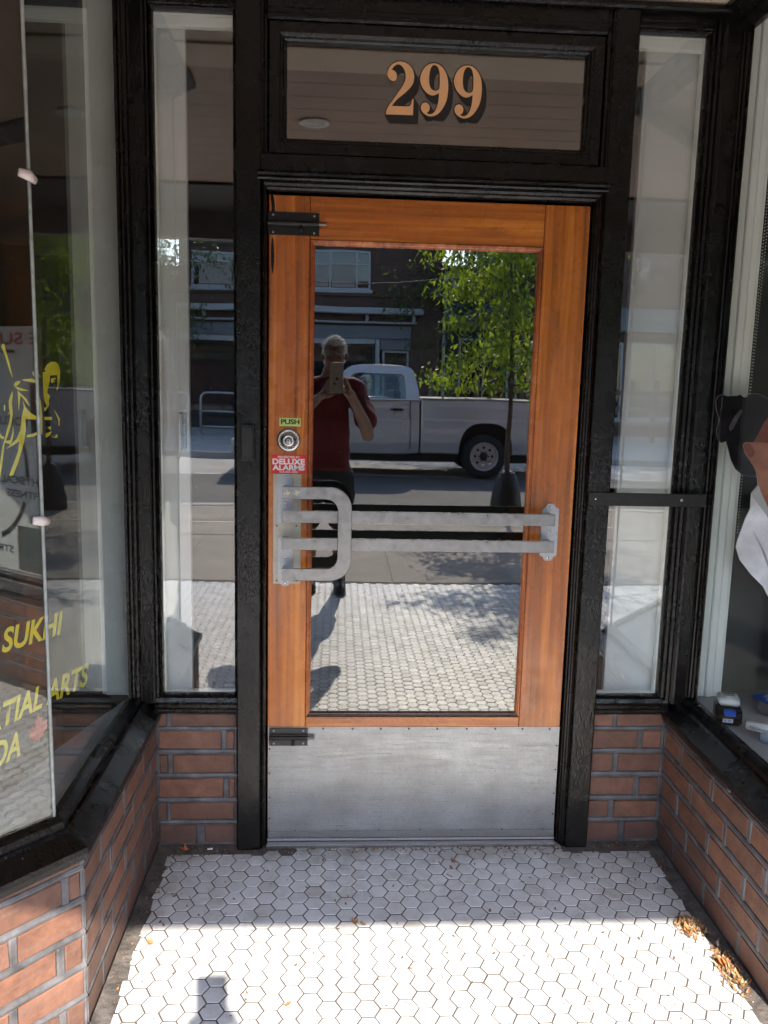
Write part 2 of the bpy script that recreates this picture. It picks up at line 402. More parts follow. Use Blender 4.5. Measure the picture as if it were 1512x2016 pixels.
def steel(name, col, rough, sc, strength=0.15):
    m, nt, b = mat_base(name); v = coords(nt, world_space=True, scale=sc)
    f = noise_n(nt, v, 3, 4, 0.6)
    r = ramp(nt, f, [(0.3, tuple(c*0.82 for c in col)), (0.7, tuple(min(1, c*1.12) for c in col))]); nt.links.new(r.outputs[0], b.inputs['Base Color'])
    b.inputs['Metallic'].default_value = 1; rr = ramp(nt, f, [(0.3, rough-0.06), (0.7, rough+0.1)]); nt.links.new(rr.outputs[0], b.inputs['Roughness'])
    bump(nt, b, f, strength, 0.0004); return m
M['alu'] = steel('anodised_bar', (0.25, 0.243, 0.238), 0.33, (14, 14, 14), 0.04)
M['alu_bright'] = steel('edge_highlight_metal', (0.5, 0.49, 0.48), 0.25, (8, 8, 60), 0.05)
M['plate'] = steel('worn_bracket_plate', (0.34, 0.34, 0.35), 0.38, (50, 50, 50), 0.2)
M['steel'] = steel('brushed_steel', (0.52, 0.50, 0.48), 0.26, (20, 20, 20), 0.02)
def kick_mat():
    m, nt, b = mat_base('scuffed_aluminium'); v = coords(nt, world_space=True)
    hz = noise_n(nt, coords(nt, world_space=True, scale=(3, 3, 90)), 2.2, 5, 0.65); vt = noise_n(nt, coords(nt, world_space=True, scale=(120, 3, 4)), 1.6, 5, 0.65)
    mm = N(nt, 'ShaderNodeMath', operation='MULTIPLY'); nt.links.new(hz, mm.inputs[0]); mm.inputs[1].default_value = 0.5
    f2 = noise_n(nt, v, 260, 3, 0.7)
    a = N(nt, 'ShaderNodeMath', operation='MULTIPLY_ADD'); nt.links.new(f2, a.inputs[0]); a.inputs[1].default_value = 0.35; nt.links.new(mm.outputs[0], a.inputs[2])
    c = ramp(nt, a.outputs[0], [(0.28, (0.40, 0.41, 0.42)), (0.38, (0.60, 0.61, 0.62)), (0.52, (0.74, 0.745, 0.75))])
    blot = ramp(nt, noise_n(nt, v, 5.5, 6, 0.7), [(0.35, (0.74, 0.73, 0.71)), (0.65, (1.0, 1.0, 1.0))])
    nt.links.new(mixc(nt, 1.0, c.outputs[0], blot.outputs[0], 'MULTIPLY'), b.inputs['Base Color'])
    b.inputs['Metallic'].default_value = 0.45
    rr = ramp(nt, a.outputs[0], [(0.28, 0.46), (0.5, 0.27)]); nt.links.new(rr.outputs[0], b.inputs['Roughness'])
    b1 = bump(nt, None, noise_n(nt, v, 3.2, 2), 0.35, 0.012)
    bump(nt, b, a.outputs[0], 0.25, 0.0006, b1); return m
M['kick'] = kick_mat()
M['cream_plate'] = simple('cream_metal_plate', (0.46, 0.41, 0.33), 0.38, 0.25, var=0.12, vscale=30, bmp=0.1, bscale=120)
M['bolt'] = simple('black_bolt_metal', (0.022, 0.020, 0.019), 0.34, 0.4, var=0.3, vscale=50, bmp=0.25, bscale=120)
M['screw'] = simple('dull_screw', (0.16, 0.12, 0.09), 0.45, 0.7, var=0.4, vscale=300)
M['label_green'] = simple('push_label', (0.50, 0.66, 0.16), 0.4)
M['ink'] = simple('dark_ink', (0.012, 0.012, 0.012), 0.5)
M['label_red'] = simple('red_sticker', (0.72, 0.015, 0.012), 0.32)
M['ink_white'] = simple('white_ink', (0.82, 0.80, 0.78), 0.4)
M['gold'] = simple('house_number_peach', (0.82, 0.43, 0.20), 0.5, var=0.05, vscale=40)
M['numshadow'] = simple('house_number_shade', (0.012, 0.008, 0.006), 0.5)
M['yellow'] = simple('yellow_vinyl', (0.92, 0.80, 0.035), 0.45)
M['pink'] = simple('faded_red_vinyl', (0.70, 0.17, 0.13), 0.5)
M['soffit_paint'] = simple('beige_soffit_paint', (0.74, 0.60, 0.46), 0.5, var=0.05, vscale=3)
M['soffit_wood'] = simple('soffit_boards', (0.40, 0.275, 0.20), 0.4, var=0.16, vscale=2.5)
M['dark_beam'] = simple('dark_painted_beam', (0.022, 0.021, 0.019), 0.5, var=0.2, vscale=5)
M['fascia'] = simple('grey_fascia', (0.19, 0.18, 0.165), 0.6, var=0.1, vscale=4)
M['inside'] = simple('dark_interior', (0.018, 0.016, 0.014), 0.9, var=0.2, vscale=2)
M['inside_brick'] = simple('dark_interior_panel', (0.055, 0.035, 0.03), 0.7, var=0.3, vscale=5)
M['rubber'] = simple('black_rubber', (0.014, 0.014, 0.014), 0.6, var=0.3, vscale=20, bmp=0.3, bscale=40, bdist=0.004)
M['vinyl_bag'] = simple('black_vinyl', (0.007, 0.0065, 0.007), 0.45, var=0.3, vscale=14, bmp=0.8, bscale=9, bdist=0.03)
def glass(name, f0, tint=(1, 1, 1), wav=0.0, tr=(0.92, 0.94, 0.92), dust=0.0, power=4.6):
    m = bpy.data.materials.new(name); m.use_nodes = True; nt = m.node_tree; nt.nodes.clear()
    out = N(nt, 'ShaderNodeOutputMaterial'); gl = N(nt, 'ShaderNodeBsdfGlossy'); gl.inputs['Roughness'].default_value = 0.0; gl.inputs['Color'].default_value = (*tint, 1)
    tb = N(nt, 'ShaderNodeBsdfTransparent'); tb.inputs['Color'].default_value = (*tr, 1)
    # two-sided Schlick reflectance for a thin pane
    lw = N(nt, 'ShaderNodeLayerWeight'); lw.inputs['Blend'].default_value = 0.5
    pw = N(nt, 'ShaderNodeMath', operation='POWER'); nt.links.new(lw.outputs['Facing'], pw.inputs[0]); pw.inputs[1].default_value = power
    ma = N(nt, 'ShaderNodeMath', operation='MULTIPLY_ADD'); nt.links.new(pw.outputs[0], ma.inputs[0]); ma.inputs[1].default_value = 1-f0; ma.inputs[2].default_value = f0
    mx = N(nt, 'ShaderNodeMixShader'); nt.links.new(ma.outputs[0], mx.inputs[0]); nt.links.new(tb.outputs[0], mx.inputs[1]); nt.links.new(gl.outputs[0], mx.inputs[2])
    last = mx
    v = coords(nt, world_space=True)
    if dust:
        df = N(nt, 'ShaderNodeBsdfDiffuse'); df.inputs['Color'].default_value = (0.6, 0.58, 0.55, 1)
        r = ramp(nt, noise_n(nt, v, 4.5, 6, 0.7), [(0.35, dust*0.4), (0.75, dust*1.6)])
        sp = ramp(nt, noise_n(nt, v, 130, 2), [(0.0, 0.0), (0.765, 0.0), (0.79, 0.45)])
        mxx = N(nt, 'ShaderNodeMath', operation='MAXIMUM'); nt.links.new(r.outputs[0], mxx.inputs[0]); nt.links.new(sp.outputs[0], mxx.inputs[1])
        m2 = N(nt, 'ShaderNodeMixShader'); nt.links.new(mxx.outputs[0], m2.inputs[0]); nt.links.new(mx.outputs[0], m2.inputs[1]); nt.links.new(df.outputs[0], m2.inputs[2]); last = m2
    if wav:
        bp = N(nt, 'ShaderNodeBump'); bp.inputs['Strength'].default_value = 1.0; bp.inputs['Distance'].default_value = wav
        nt.links.new(noise_n(nt, v, 3.2, 1), bp.inputs['Height']); nt.links.new(bp.outputs[0], gl.inputs['Normal'])
    nt.links.new(last.outputs[0], out.inputs[0]); return m
M['glass_door'] = glass('door_glass', 0.125, (1.0, 0.99, 0.965), 0.0003, (0.6, 0.62, 0.62), dust=0.004)
M['glass_side'] = glass('sidelight_glass', 0.10, (1.0, 0.99, 0.965), 0.0003, (0.985, 0.99, 0.985), dust=0.003)
M['glass_window'] = glass('window_glass', 0.068, (0.97, 1.0, 0.98), 0.0002, (0.985, 0.992, 0.985), dust=0.002, power=5.2)
M['glass_window_clean'] = glass('clean_window_glass', 0.016, (0.97, 1.0, 0.98), 0.0002, (0.985, 0.992, 0.985), dust=0.0, power=7.5)
M['glass_edge'] = simple('glass_edge_silicone', (0.36, 0.37, 0.34), 0.3, var=0.3, vscale=40)
M['glass_far'] = simple('far_window_glass', (0.012, 0.016, 0.02), 0.03, spec=0.9)
M['glass_transom'] = glass('transom_glass', 0.19, (1, 0.98, 0.95), 0.0002, (0.6, 0.6, 0.6), dust=0.003)
M['acrylic'] = glass('clear_acrylic', 0.01, (1, 1, 1), 0.0, (0.985, 0.985, 0.985))

# ------------------------------------------------------------------ GROUND, STREET
XL, XR = -0.335, 1.25          # brick faces of the recess sides
YC = -0.75                     # where the side walls turn into the splays
YF = -3.12                     # street face of the shop
SD = Vector((-0.67, -0.742)); SD.normalize()
SLEN = (YF-YC)/SD.y
PL = [(XL, 0.0), (XL, YC), (XL+SD.x*SLEN, YF)]
PR = [(XR, 0.0), (XR, YC), (XR-SD.x*SLEN, YF)]
XFL, XFR = PL[2][0], PR[2][0]

tag(obj('ground', box(-90, 90, -95, -17.9, -0.30, -0.14), M['concrete_pale']), kind='structure')
tag(obj('ground', box(-90, 90, 6.6, 60, -0.30, -0.02), M['concrete_pale']), kind='structure')
fl = obj('floor', box(XFL-0.02, XFR+0.02, -3.46, 0.10, -0.09, -0.0014), M['grout']); tag(fl, kind='structure')
def side_inside(x, y, ins):
    if y > YC: return XL+ins < x < XR-ins
    t = (YC-y)/(-SD.y)*(-SD.x)
    k = ins/abs(SD.y)
    return XL-t+k < x < XR+t-k
HS, HA = 0.0302, 0.0535
def hex_bm(cx=0, cy=0, tx=0, ty=0, z0=-0.0044, ztop=0.0):
    g = 0.0020; v0 = []; v1 = []; v2 = []
    bm = bmesh.new()
    for sx, sy in ((1, 0), (.5, .5), (-.5, .5), (-1, 0), (-.5, -.5), (.5, -.5)):
        x = sx*HS; y = sy*HA; L = math.hypot(x, y); k = (L-g)/L; k2 = (L-g-0.0014)/L
        v0.append(bm.verts.new((cx+x*k, cy+y*k, z0)))
        v1.append(bm.verts.new((cx+x*k, cy+y*k, ztop-0.0011+tx*x+ty*y)))
        v2.append(bm.verts.new((cx+x*k2, cy+y*k2, ztop+tx*x+ty*y)))
    bm.faces.new(v2)
    for i in range(6):
        j = (i+1) % 6
        bm.faces.new((v1[i], v1[j], v2[j], v2[i])); bm.faces.new((v0[i], v0[j], v1[j], v1[i]))
    return bm
cells = []
for i in range(-70, 110):
    cx = 0.112+i*1.5*HS
    for j in range(-66, 8):
        cyy = -0.275+(j+(0.5 if i % 2 else 0))*HA
        if cyy < -3.44+HA/2 or cyy > -0.004: continue
        if cyy < YF-0.02:
            if not (XFL+0.03 < cx < XFR-0.03): continue
        elif not side_inside(cx, cyy, 0.029+0.008*math.sin(i*2.3+j*1.7)): continue
        if cyy > -0.034 and not (0.0 < cx < 0.94): continue
        if (abs(cx+0.02) < 0.09 and cyy > -0.052) or (abs(cx-1.0) < 0.07 and cyy > -0.052): continue
        cells.append((cx, cyy))
def seen_rank(c):
    cx, cyy = c
    d = Vector((cx, cyy, 0))-CAM; w = d.dot(cf)
    py = -d.dot(cu)/w; px = d.dot(cr)/w
    return (abs(px) > 0.485) or (py > 0.64), -cyy
cells.sort(key=lambda c: (seen_rank(c)[0], c[1]))
protos = []
for k in range(6):
    protos.append(mesh_bm(hex_bm(0, 0, random.uniform(-.018, .018), random.uniform(-.018, .018), ztop=random.uniform(-.0006, .0004)), recalc=True))
    protos[-1].materials.append(M['tile'])
for k, (cx, cyy) in enumerate(cells[:300]):
    o = link('hex_tile', protos[random.randrange(6)], None, fl, (cx, cyy, 0.0))
    if random.random() < 0.5: o.rotation_euler.z = PI
bm = bmesh.new(); rl = bm.faces.layers.float.new('rnd')
for cx, cyy in cells[300:]:
    b = hex_bm(cx, cyy, random.uniform(-.018, .018), random.uniform(-.018, .018), ztop=random.uniform(-.0006, .0004)); r = random.random()
    mp = {v: bm.verts.new(v.co) for v in b.verts}
    for f in b.faces:
        nf = bm.faces.new([mp[v] for v in f.verts]); nf[rl] = r
    b.free()
o = obj('hex_tiles', bm, M['tile'], fl); o['kind'] = 'stuff'
# rough cement strip between the tiles and the walls
for nm, path in (('left', PL), ('right', PR[::-1])):
    prof = [(0.0, -0.006), (0.0, 0.004), (-0.03, 0.0015), (-0.055, -0.0015), (-0.085, -0.0035), (-0.085, -0.006)]
    prof = [(u if nm == 'left' else u, z) for u, z in prof]
    P = path if nm == 'left' else path
    bm = sweep_xy([(p[0], p[1]) for p in P], [(-u if True else u, z) for u, z in prof])
    o = obj('cement_edge', bm, M['edge'], fl)
obj('cement_edge', box(XL, 0.0, -0.055, 0.0, -0.006, 0.0012), M['edge'], fl)
obj('cement_edge', box(0.93, XR, -0.055, 0.0, -0.006, 0.0012), M['edge'], fl)

sw = obj('sidewalk', box(-60, 60, -7.05, -3.46, -0.20, -0.006), M['concrete']); tag(sw, kind='structure')
# slabs of the pavement, with tooled joints between them
for k, (ya, yb) in enumerate(((-5.22, -3.47), (-7.02, -5.24))):
    for i in range(-5, 5):
        xa = 0.62+i*1.6; g = 0.008
        if k == 1 and i == 0: pass
        obj('concrete_slab', box(xa+g, xa+1.6-g, ya, yb, -0.02, 0.0, bev=0.004), M['concrete'], sw)
kb = obj('kerb', box(-60, 60, -7.25, -7.05, -0.25, 0.0, bev=0.015), M['concrete_pale']); tag(kb, kind='structure')
rd = obj('road', box(-60, 60, -14.3, -7.25, -0.30, -0.15), M['asphalt']); tag(rd, kind='structure')
obj('lane_line', box(-60, -1.72, -11.62, -11.52, -0.149, -0.146), M['roadpaint'], rd)
obj('parking_bay', box(-60, 60, -14.3, -11.62, -0.149, -0.145), M['concrete_pale'], rd)
tag(obj('far_kerb', box(-60, 60, -14.5, -14.3, -0.25, -0.02, bev=0.015), M['concrete_pale']), kind='structure')
tag(obj('far_sidewalk', box(-60, 60, -24, -14.5, -0.25, -0.024), M['concrete_pale']), kind='structure')

# ------------------------------------------------------------------ BRICK WALLS OF THE RECESS
COURSES = [(0.006, 0.068), (0.085, 0.141), (0.160, 0.221), (0.241, 0.300), (0.319, 0.377), (0.392, 0.432)]
def brick_mesh(L, H, D=0.05):
    # front face towards -y, origin at lower left of the front
    b = bmesh.new(); c = 0.003
    j = lambda a=0.0019: random.uniform(-a, a)
    cs = [(0, 0), (L, 0), (L, H), (0, H)]
    n_e = 3
    fr = [b.verts.new((x+(c if x == 0 else -c)+j(), -0.001+j(0.0007), z+(c if z == 0 else -c)+j())) for x, z in cs]
    md = [b.verts.new((x+j(), c, z+j())) for x, z in cs]
    bk = [b.verts.new((x, D, z)) for x, z in cs]
    b.faces.new(fr)
    for i in range(4):
        k = (i+1) % 4
        b.faces.new((md[i], md[k], fr[k], fr[i])); b.faces.new((bk[i], bk[k], md[k], md[i]))
    return mesh_bm(b)
def brick_wall(p0, p1, label, rows, inward, jitter=True, zoff=0.0, group=None):
    # p0 -> p1 runs left to right as seen from inside the recess; rows: list of lists of (s0, s1) or None
    p0, p1 = Vector((p0[0], p0[1], 0)), Vector((p1[0], p1[1], 0)); d = (p1-p0); L = d.length; d.normalize()
    ang = math.atan2(d.y, d.x)
    root = empty('brick_wall', p0, label, 'brick wall')
    root.rotation_euler.z = ang
    bm = bmesh.new(); add_box(bm, 0.0, L, 0.004, 0.06, 0.0, 0.445)
    for r, (za, zb) in enumerate(COURSES):
        za += zoff; zb += zoff
        if rows: segs = rows[r]
        else:
            segs = []; s = 0.008 if r % 2 else -0.075
            while s < L-0.01:
                w = 0.198+random.uniform(-.006, .006)
                a, b_ = max(s, 0.008), min(s+w, L-0.006)
                if b_-a > 0.018: segs.append((a, b_))
                s += w+0.017
        for a, b_ in segs:
            o = link('brick', brick_mesh(b_-a, zb-za), M['brick'], None)
            o.parent = root; o.location = (a, random.uniform(-0.001, 0.001), za)
        # tooled, painted joints stand a little proud
        zt = COURSES[r+1][0]+zoff if r < 5 else None
        if zt:
            zm = (zb+zt)/2; hh = (zt-zb)/2; nseg = max(2, int(L/0.035)); prev = None
            for q in range(nseg+1):
                s = L*q/nseg; w1 = noise.noise(Vector((s*14+p0.x*9, r*3.1, 1)))*0.0016
                w2 = noise.noise(Vector((s*19+p0.y*5, r*7.1, 4)))*0.0014
                ring = [bm.verts.new((s, yy, zz)) for yy, zz in ((0.006, zm-hh-0.001), (-0.0012+w2, zm-hh*0.75+w1), (-0.0036+w2, zm+w1), (-0.0012+w2, zm+hh*0.75+w1), (0.006, zm+hh+0.001))]
                if prev:
                    for i in range(4): bm.faces.new((prev[i], prev[i+1], ring[i+1], ring[i]))
                prev = ring
        for k in range(len(segs)):
            ends = []
            if k+1 < len(segs): ends.append((segs[k][1], segs[k+1][0]))
            if k == 0: ends.append((0.0, segs[0][0]))
            if k == len(segs)-1: ends.append((segs[-1][1], L))
            for e0, e1 in ends:
                if e1-e0 > 0.004:
                    add_box(bm, e0-0.001, e1+0.001, -0.0018, 0.01, za-0.004, zb+0.004, bev=0.0035)
    o = obj('mortar', bm, M['mortar']); o.parent = root
    return root
X0 = XL
rowsL = [[(0.004, 0.117), (0.142, 0.237)], [(0.004, 0.026), (0.037, 0.235)], [(0.005, 0.201), (0.218, 0.236)], [(0.007, 0.032), (0.047, 0.235)], [(0.006, 0.195), (0.211, 0.235)], [(0.007, 0.030), (0.045, 0.241)]]
brick_wall((XL, 0), (-0.092, 0), 'short brick wall under the narrow window left of the door', rowsL, 1)
X1 = 1.012
rowsR = [[(1.021-X1, 1.123-X1), (1.141-X1, 1.243-X1)], [(1.020-X1, 1.087-X1), (1.102-X1, 1.243-X1)], [(1.018-X1, 1.163-X1), (1.180-X1, 1.243-X1)], [(1.019-X1, 1.089-X1), (1.106-X1, 1.243-X1)], [(1.016-X1, 1.166-X1), (1.180-X1, 1.241-X1)], [(1.016-X1, 1.081-X1), (1.094-X1, 1.241-X1)]]
brick_wall((X1, 0), (XR, 0), 'short brick wall under the narrow window right of the door', rowsR, 1, zoff=0.002)
brick_wall((XL, YC), (XL, 0), 'brick side wall running back to the doorway on the left', None, 1, zoff=0.010)
brick_wall(PL[2], (XL, YC), 'sunlit angled brick wall at the lower left corner', None, 1, zoff=0.010)
brick_wall((XR, 0), (XR, YC), 'shaded brick side wall at the lower right', None, 1, zoff=0.008)
brick_wall((XR, YC), PR[2], 'angled brick wall beyond the right side wall, towards the street', None, 1, zoff=0.008)

# ------------------------------------------------------------------ DISPLAY WINDOWS (sides and splays)
GIN = 0.065
def off_path(path, d):
    out = []; P = [Vector(p) for p in path]
    for k in range(len(P)):
        ns = []
        if k > 0: e = (P[k]-P[k-1]).normalized(); ns.append(Vector((-e.y, e.x)))
        if k < len(P)-1: e = (P[k+1]-P[k]).normalized(); ns.append(Vector((-e.y, e.x)))
        n = sum(ns, Vector((0, 0))); n.normalize(); s = 1/n.dot(ns[0]); q = P[k]+n*d*s
        out.append((q.x, q.y))
    return out
ZG0, ZG1, ZS = 0.497, 2.43, 0.452
def pane(name, a, b, z0, z1, mat, parent, th=0.005):
    a, b = Vector((a[0], a[1], 0)), Vector((b[0], b[1], 0)); d = (b-a).normalized(); n = Vector((-d.y, d.x, 0))*th/2
    bm = bmesh.new(); vs = []
    for p in (a-n, b-n, b+n, a+n):
        vs.append((bm.verts.new((p.x, p.y, z0)), bm.verts.new((p.x, p.y, z1))))
    for i in range(4):
        j = (i+1) % 4; bm.faces.new((vs[i][0], vs[j][0], vs[j][1], vs[i][1]))
    bm.faces.new([v[0] for v in vs]); bm.faces.new([v[1] for v in vs][::-1])
    return obj(name, bm, mat, parent)
def display_window(path, side):
    # path from the door wall to the street, 'out' of the recess is GIN away
    sgn = -1 if side == 'left' else 1
    # for the left path (going -y) the left normal points +x (into the recess); for the right path it is reversed below
    P = path if side == 'left' else path
    o1 = lambda d: off_path(P, -d) if side == 'left' else off_path(P, d)
    G = o1(GIN)
    lab = {'left': 'large display window on the left with yellow lettering and black sill', 'right': 'large display window on the right with white inner frame and black sill'}[side]
    root = empty('display_window', (G[1][0], G[1][1], 0), lab, 'shop window')
    f = 1 if side == 'left' else -1
    sill = [(f*0.012, ZS-0.035), (f*0.016, ZS-0.02), (f*0.014, ZS-0.008), (f*-0.004, ZS+0.002), (f*-0.030, ZS+0.018), (f*-0.034, ZS+0.024), (f*-0.040, ZS+0.022), (f*-0.044, ZG0-0.006), (f*-0.052, ZG0-0.002), (f*-0.0595, ZG0+0.002), (f*-0.075, ZG0+0.002), (f*-0.075, ZS-0.035)]
    for k in range(2):
        obj('sill', mitre_segment(P, k, sill), M['black'], root)
    head = [(f*0.012, ZG1+0.0531), (f*0.012, ZG1+0.040), (f*-0.01, ZG1+0.034), (f*-0.03, ZG1+0.02), (f*-0.034, ZG1+0.008), (f*-0.0595, ZG1-0.004), (f*-0.075, ZG1-0.004), (f*-0.075, ZG1+0.0531)]
    for k in range(2):
        obj('head_rail', mitre_segment(P, k, head), M['black'], root)
    g0 = (G[0][0], G[0][1]-0.045)
    g1 = Vector(G[1]); d1 = (Vector(G[2])-g1).normalized(); d0 = Vector((0, 1))
    pane('glass_pane', g0, (g1.x, g1.y+0.004), ZG0, ZG1, M['glass_window' if side == 'left' else 'glass_window_clean'], root)
    pane('glass_pane', (g1.x+d1.x*0.004, g1.y+d1.y*0.004), G[2], ZG0, ZG1, M['glass_window' if side == 'left' else 'glass_window_clean'], root)
    bm = bmesh.new()
    prev = None; n = 40
    for q in range(n+1):
        z = ZG0+(ZG1-ZG0)*q/n; w = 0.0042+0.0008*noise.noise(Vector((q*0.6, 3, 1)))
        ring = [bm.verts.new((g1.x+w*math.cos(t*PI/3)*0.9, g1.y+w*math.sin(t*PI/3), z)) for t in range(6)]
        if prev:
            for i in range(6): bm.faces.new((prev[i], prev[(i+1) % 6], ring[(i+1) % 6], ring[i]))
        prev = ring
    obj('glass_joint', bm, M['glass_edge'], root, smooth=True)
    for zc in (1.822, 1.149):
        bm = bmesh.new(); s = 1 if side == 'left' else -1
        add_tube(bm, [(g1.x+s*0.004+d1.x*0.024, g1.y+d1.y*0.026, zc+0.004), (g1.x+s*0.009+d1.x*0.008, g1.y+d1.y*0.008, zc+0.001), (g1.x+s*0.007, g1.y+0.016, zc-0.004)], [0.008, 0.0105, 0.007], n=12, sq=(0.6, 1.0))
        obj('glass_clip', bm, M['clip'], root, smooth=True)
    # end post at the street side
    e = Vector(P[2]); bm = box(e.x-0.09, e.x+0.02, e.y-0.05, e.y+0.10, ZS, 2.4829, bev=0.004) if side == 'left' else box(e.x-0.02, e.x+0.09, e.y-0.05, e.y+0.10, ZS, 2.4829, bev=0.004)
    obj('street_post', bm, M['black'], root)
    return root, G
M['clip'] = simple('pink_white_plastic', (0.78, 0.66, 0.60), 0.3)
WL, GL = display_window(PL, 'left')
WR, GR = display_window(PR, 'right')

# corner posts between the door wall and the display windows
def corner_post(side):
    s = 1 if side == 'left' else -1
    x_out = -0.402 if side == 'left' else 1.318
    x_in = -0.322 if side == 'left' else 1.226
    lab = 'black painted corner post left of the left narrow window' if side == 'left' else 'black painted corner post right of the right narrow window'
    root = empty('corner_post', (x_in, 0, 0.45), lab, 'post')
    # plan profile: flat face, then stepped mouldings towards the display window
    if side == 'left':
        pts = [(-0.322, 0.03), (-0.322, 0.004), (-0.327, 0.001), (-0.331, 0.0), (-0.336, -0.006), (-0.340, -0.009), (-0.372, -0.010), (-0.376, -0.014), (-0.379, -0.020), (-0.384, -0.022), (-0.388, -0.026), (-0.389, -0.034), (-0.394, -0.036), (-0.397, -0.050), (-0.4035, -0.052), (-0.4035, 0.03)]
    else:
        pts = [(1.226, 0.03), (1.226, 0.006), (1.233, 0.003), (1.238, 0.002), (1.242, -0.004), (1.250, -0.006), (1.256, -0.002), (1.262, -0.008), (1.268, -0.010), (1.300, -0.011), (1.304, -0.016), (1.307, -0.022), (1.311, -0.024), (1.313, -0.032), (1.317, -0.036), (1.3185, -0.050), (1.3215, -0.052), (1.3215, 0.03)]
    bm = bmesh.new(); rings = []
    for q in range(13):
        z = 0.470+(2.4829-0.470)*q/12
        rings.append([bm.verts.new((x+0.0006*noise.noise(Vector((q*1.3, i*2.0, 0.5))), y, z)) for i, (x, y) in enumerate(pts)])
    for q in range(12):
        for i in range(len(pts)):
            j = (i+1) % len(pts); bm.faces.new((rings[q][i], rings[q][j], rings[q+1][j], rings[q+1][i]))
    bm.faces.new(rings[0]); bm.faces.new(rings[-1][::-1])
    obj('post', bm, M['black'], root)
    return root
corner_post('left'); corner_post('right')

# white inner frames seen through the side glass
o = empty('window_trim', (-0.45, 0.04, 0.49), 'white upright trim board inside the left display window', 'window trim')
obj('trim_board', box(-0.486, -0.407, 0.010, 0.035, 0.488, 2.4829, bev=0.002), M['white'], o)
obj('trim_bead', box(-0.500, -0.486, 0.018, 0.035, 0.488, 2.4829, bev=0.003), M['white'], o)
o = empty('window_trim', (1.37, 0.04, 0.49), 'white grooved trim beside the cardboard figure in the right display window', 'window trim')
for xa, xb, ya in ((1.324, 1.349, 0.006), (1.351, 1.372, 0.012), (1.374, 1.396, 0.006), (1.398, 1.420, 0.012), (1.421, 1.432, 0.020)):
    obj('trim_board', box(xa, xb, ya, 0.05, 0.488, 2.4829, bev=0.0025), M['white'], o)

# ------------------------------------------------------------------ DOOR FRAME
DF = empty('door_frame', (0.457, 0, 0), 'black painted wooden door frame with moulded edges around the orange door', 'door frame')
def upright(pts, z0, z1, name, parent, mat='black', n=16, seed=0):
    bm = bmesh.new(); rings = []
    for q in range(n+1):
        z = z0+(z1-z0)*q/n
        rings.append([bm.verts.new((x+0.0008*noise.noise(Vector((q*0.9+seed, i*2.0, 0.5))), y+0.0007*noise.noise(Vector((q*0.9+seed, i*2.0, 7.5))), z)) for i, (x, y) in enumerate(pts)])
    for q in range(n):
        for i in range(len(pts)):
            j = (i+1) % len(pts); bm.faces.new((rings[q][i], rings[q][j], rings[q+1][j], rings[q+1][i]))
    bm.faces.new(rings[0]); bm.faces.new(rings[-1][::-1])
    return obj(name, bm, M[mat], parent)
upright([(-0.088, 0.03), (-0.088, -0.036), (-0.084, -0.040), (-0.020, -0.040), (-0.017, -0.037), (-0.017, 0.03)], 0.006, 2.462, 'jamb', DF, seed=1)
upright([(0.941, 0.03), (0.941, -0.037), (0.944, -0.040), (1.006, -0.040), (1.010, -0.036), (1.010, 0.03)], 0.006, 2.462, 'jamb', DF, seed=2)
upright([(-0.0165, 0.03), (-0.0165, -0.030), (-0.013, -0.034), (-0.0095, -0.030), (-0.009, -0.022), (-0.005, -0.020), (-0.003, -0.012), (-0.002, 0.03)], 0.006, 1.985, 'stop_moulding', DF, seed=3)
upright([(0.9175, 0.03), (0.9175, 0.004), (0.920, -0.004), (0.923, -0.006), (0.924, -0.018), (0.928, -0.020), (0.929, -0.028), (0.933, -0.030), (0.936, -0.036), (0.9405, -0.034), (0.9405, 0.03)], 0.006, 1.985, 'stop_moulding', DF, seed=4)
def level(prof, x0, x1, name, parent, mat='black', n=24, seed=0):
    bm = bmesh.new(); rings = []
    for q in range(n+1):
        x = x0+(x1-x0)*q/n
        rings.append([bm.verts.new((x, y+0.0008*noise.noise(Vector((q*0.9+seed, i*2.0, 3.5))), z+0.0008*noise.noise(Vector((q*0.9+seed, i*2.0, 8.5))))) for i, (y, z) in enumerate(prof)])
    for q in range(n):
        for i in range(len(prof)):
            j = (i+1) % len(prof); bm.faces.new((rings[q][i], rings[q][j], rings[q+1][j], rings[q+1][i]))
    bm.faces.new(rings[0]); bm.faces.new(rings[-1][::-1])
    return obj(name, bm, M[mat], parent)
# head of the door opening: stepped drip mouldings
level([(0.03, 1.962), (-0.002, 1.962), (-0.010, 1.966), (-0.014, 1.972), (-0.026, 1.974), (-0.030, 1.980), (-0.030, 1.985), (0.03, 1.985)], -0.0165, 0.9405, 'head_moulding', DF, seed=5)
level([(0.03, 1.985), (-0.044, 1.9855), (-0.047, 1.990), (-0.044, 1.995), (-0.049, 1.997), (-0.050, 2.003), (-0.045, 2.008), (-0.0405, 2.012), (0.03, 2.012)], -0.026, 0.950, 'head_moulding', DF, seed=6)
level([(0.03, 2.0125), (-0.0395, 2.0125), (-0.0395, 2.052), (-0.037, 2.0545), (0.03, 2.0545)], -0.0168, 0.9408, 'transom_bar', DF, seed=7)
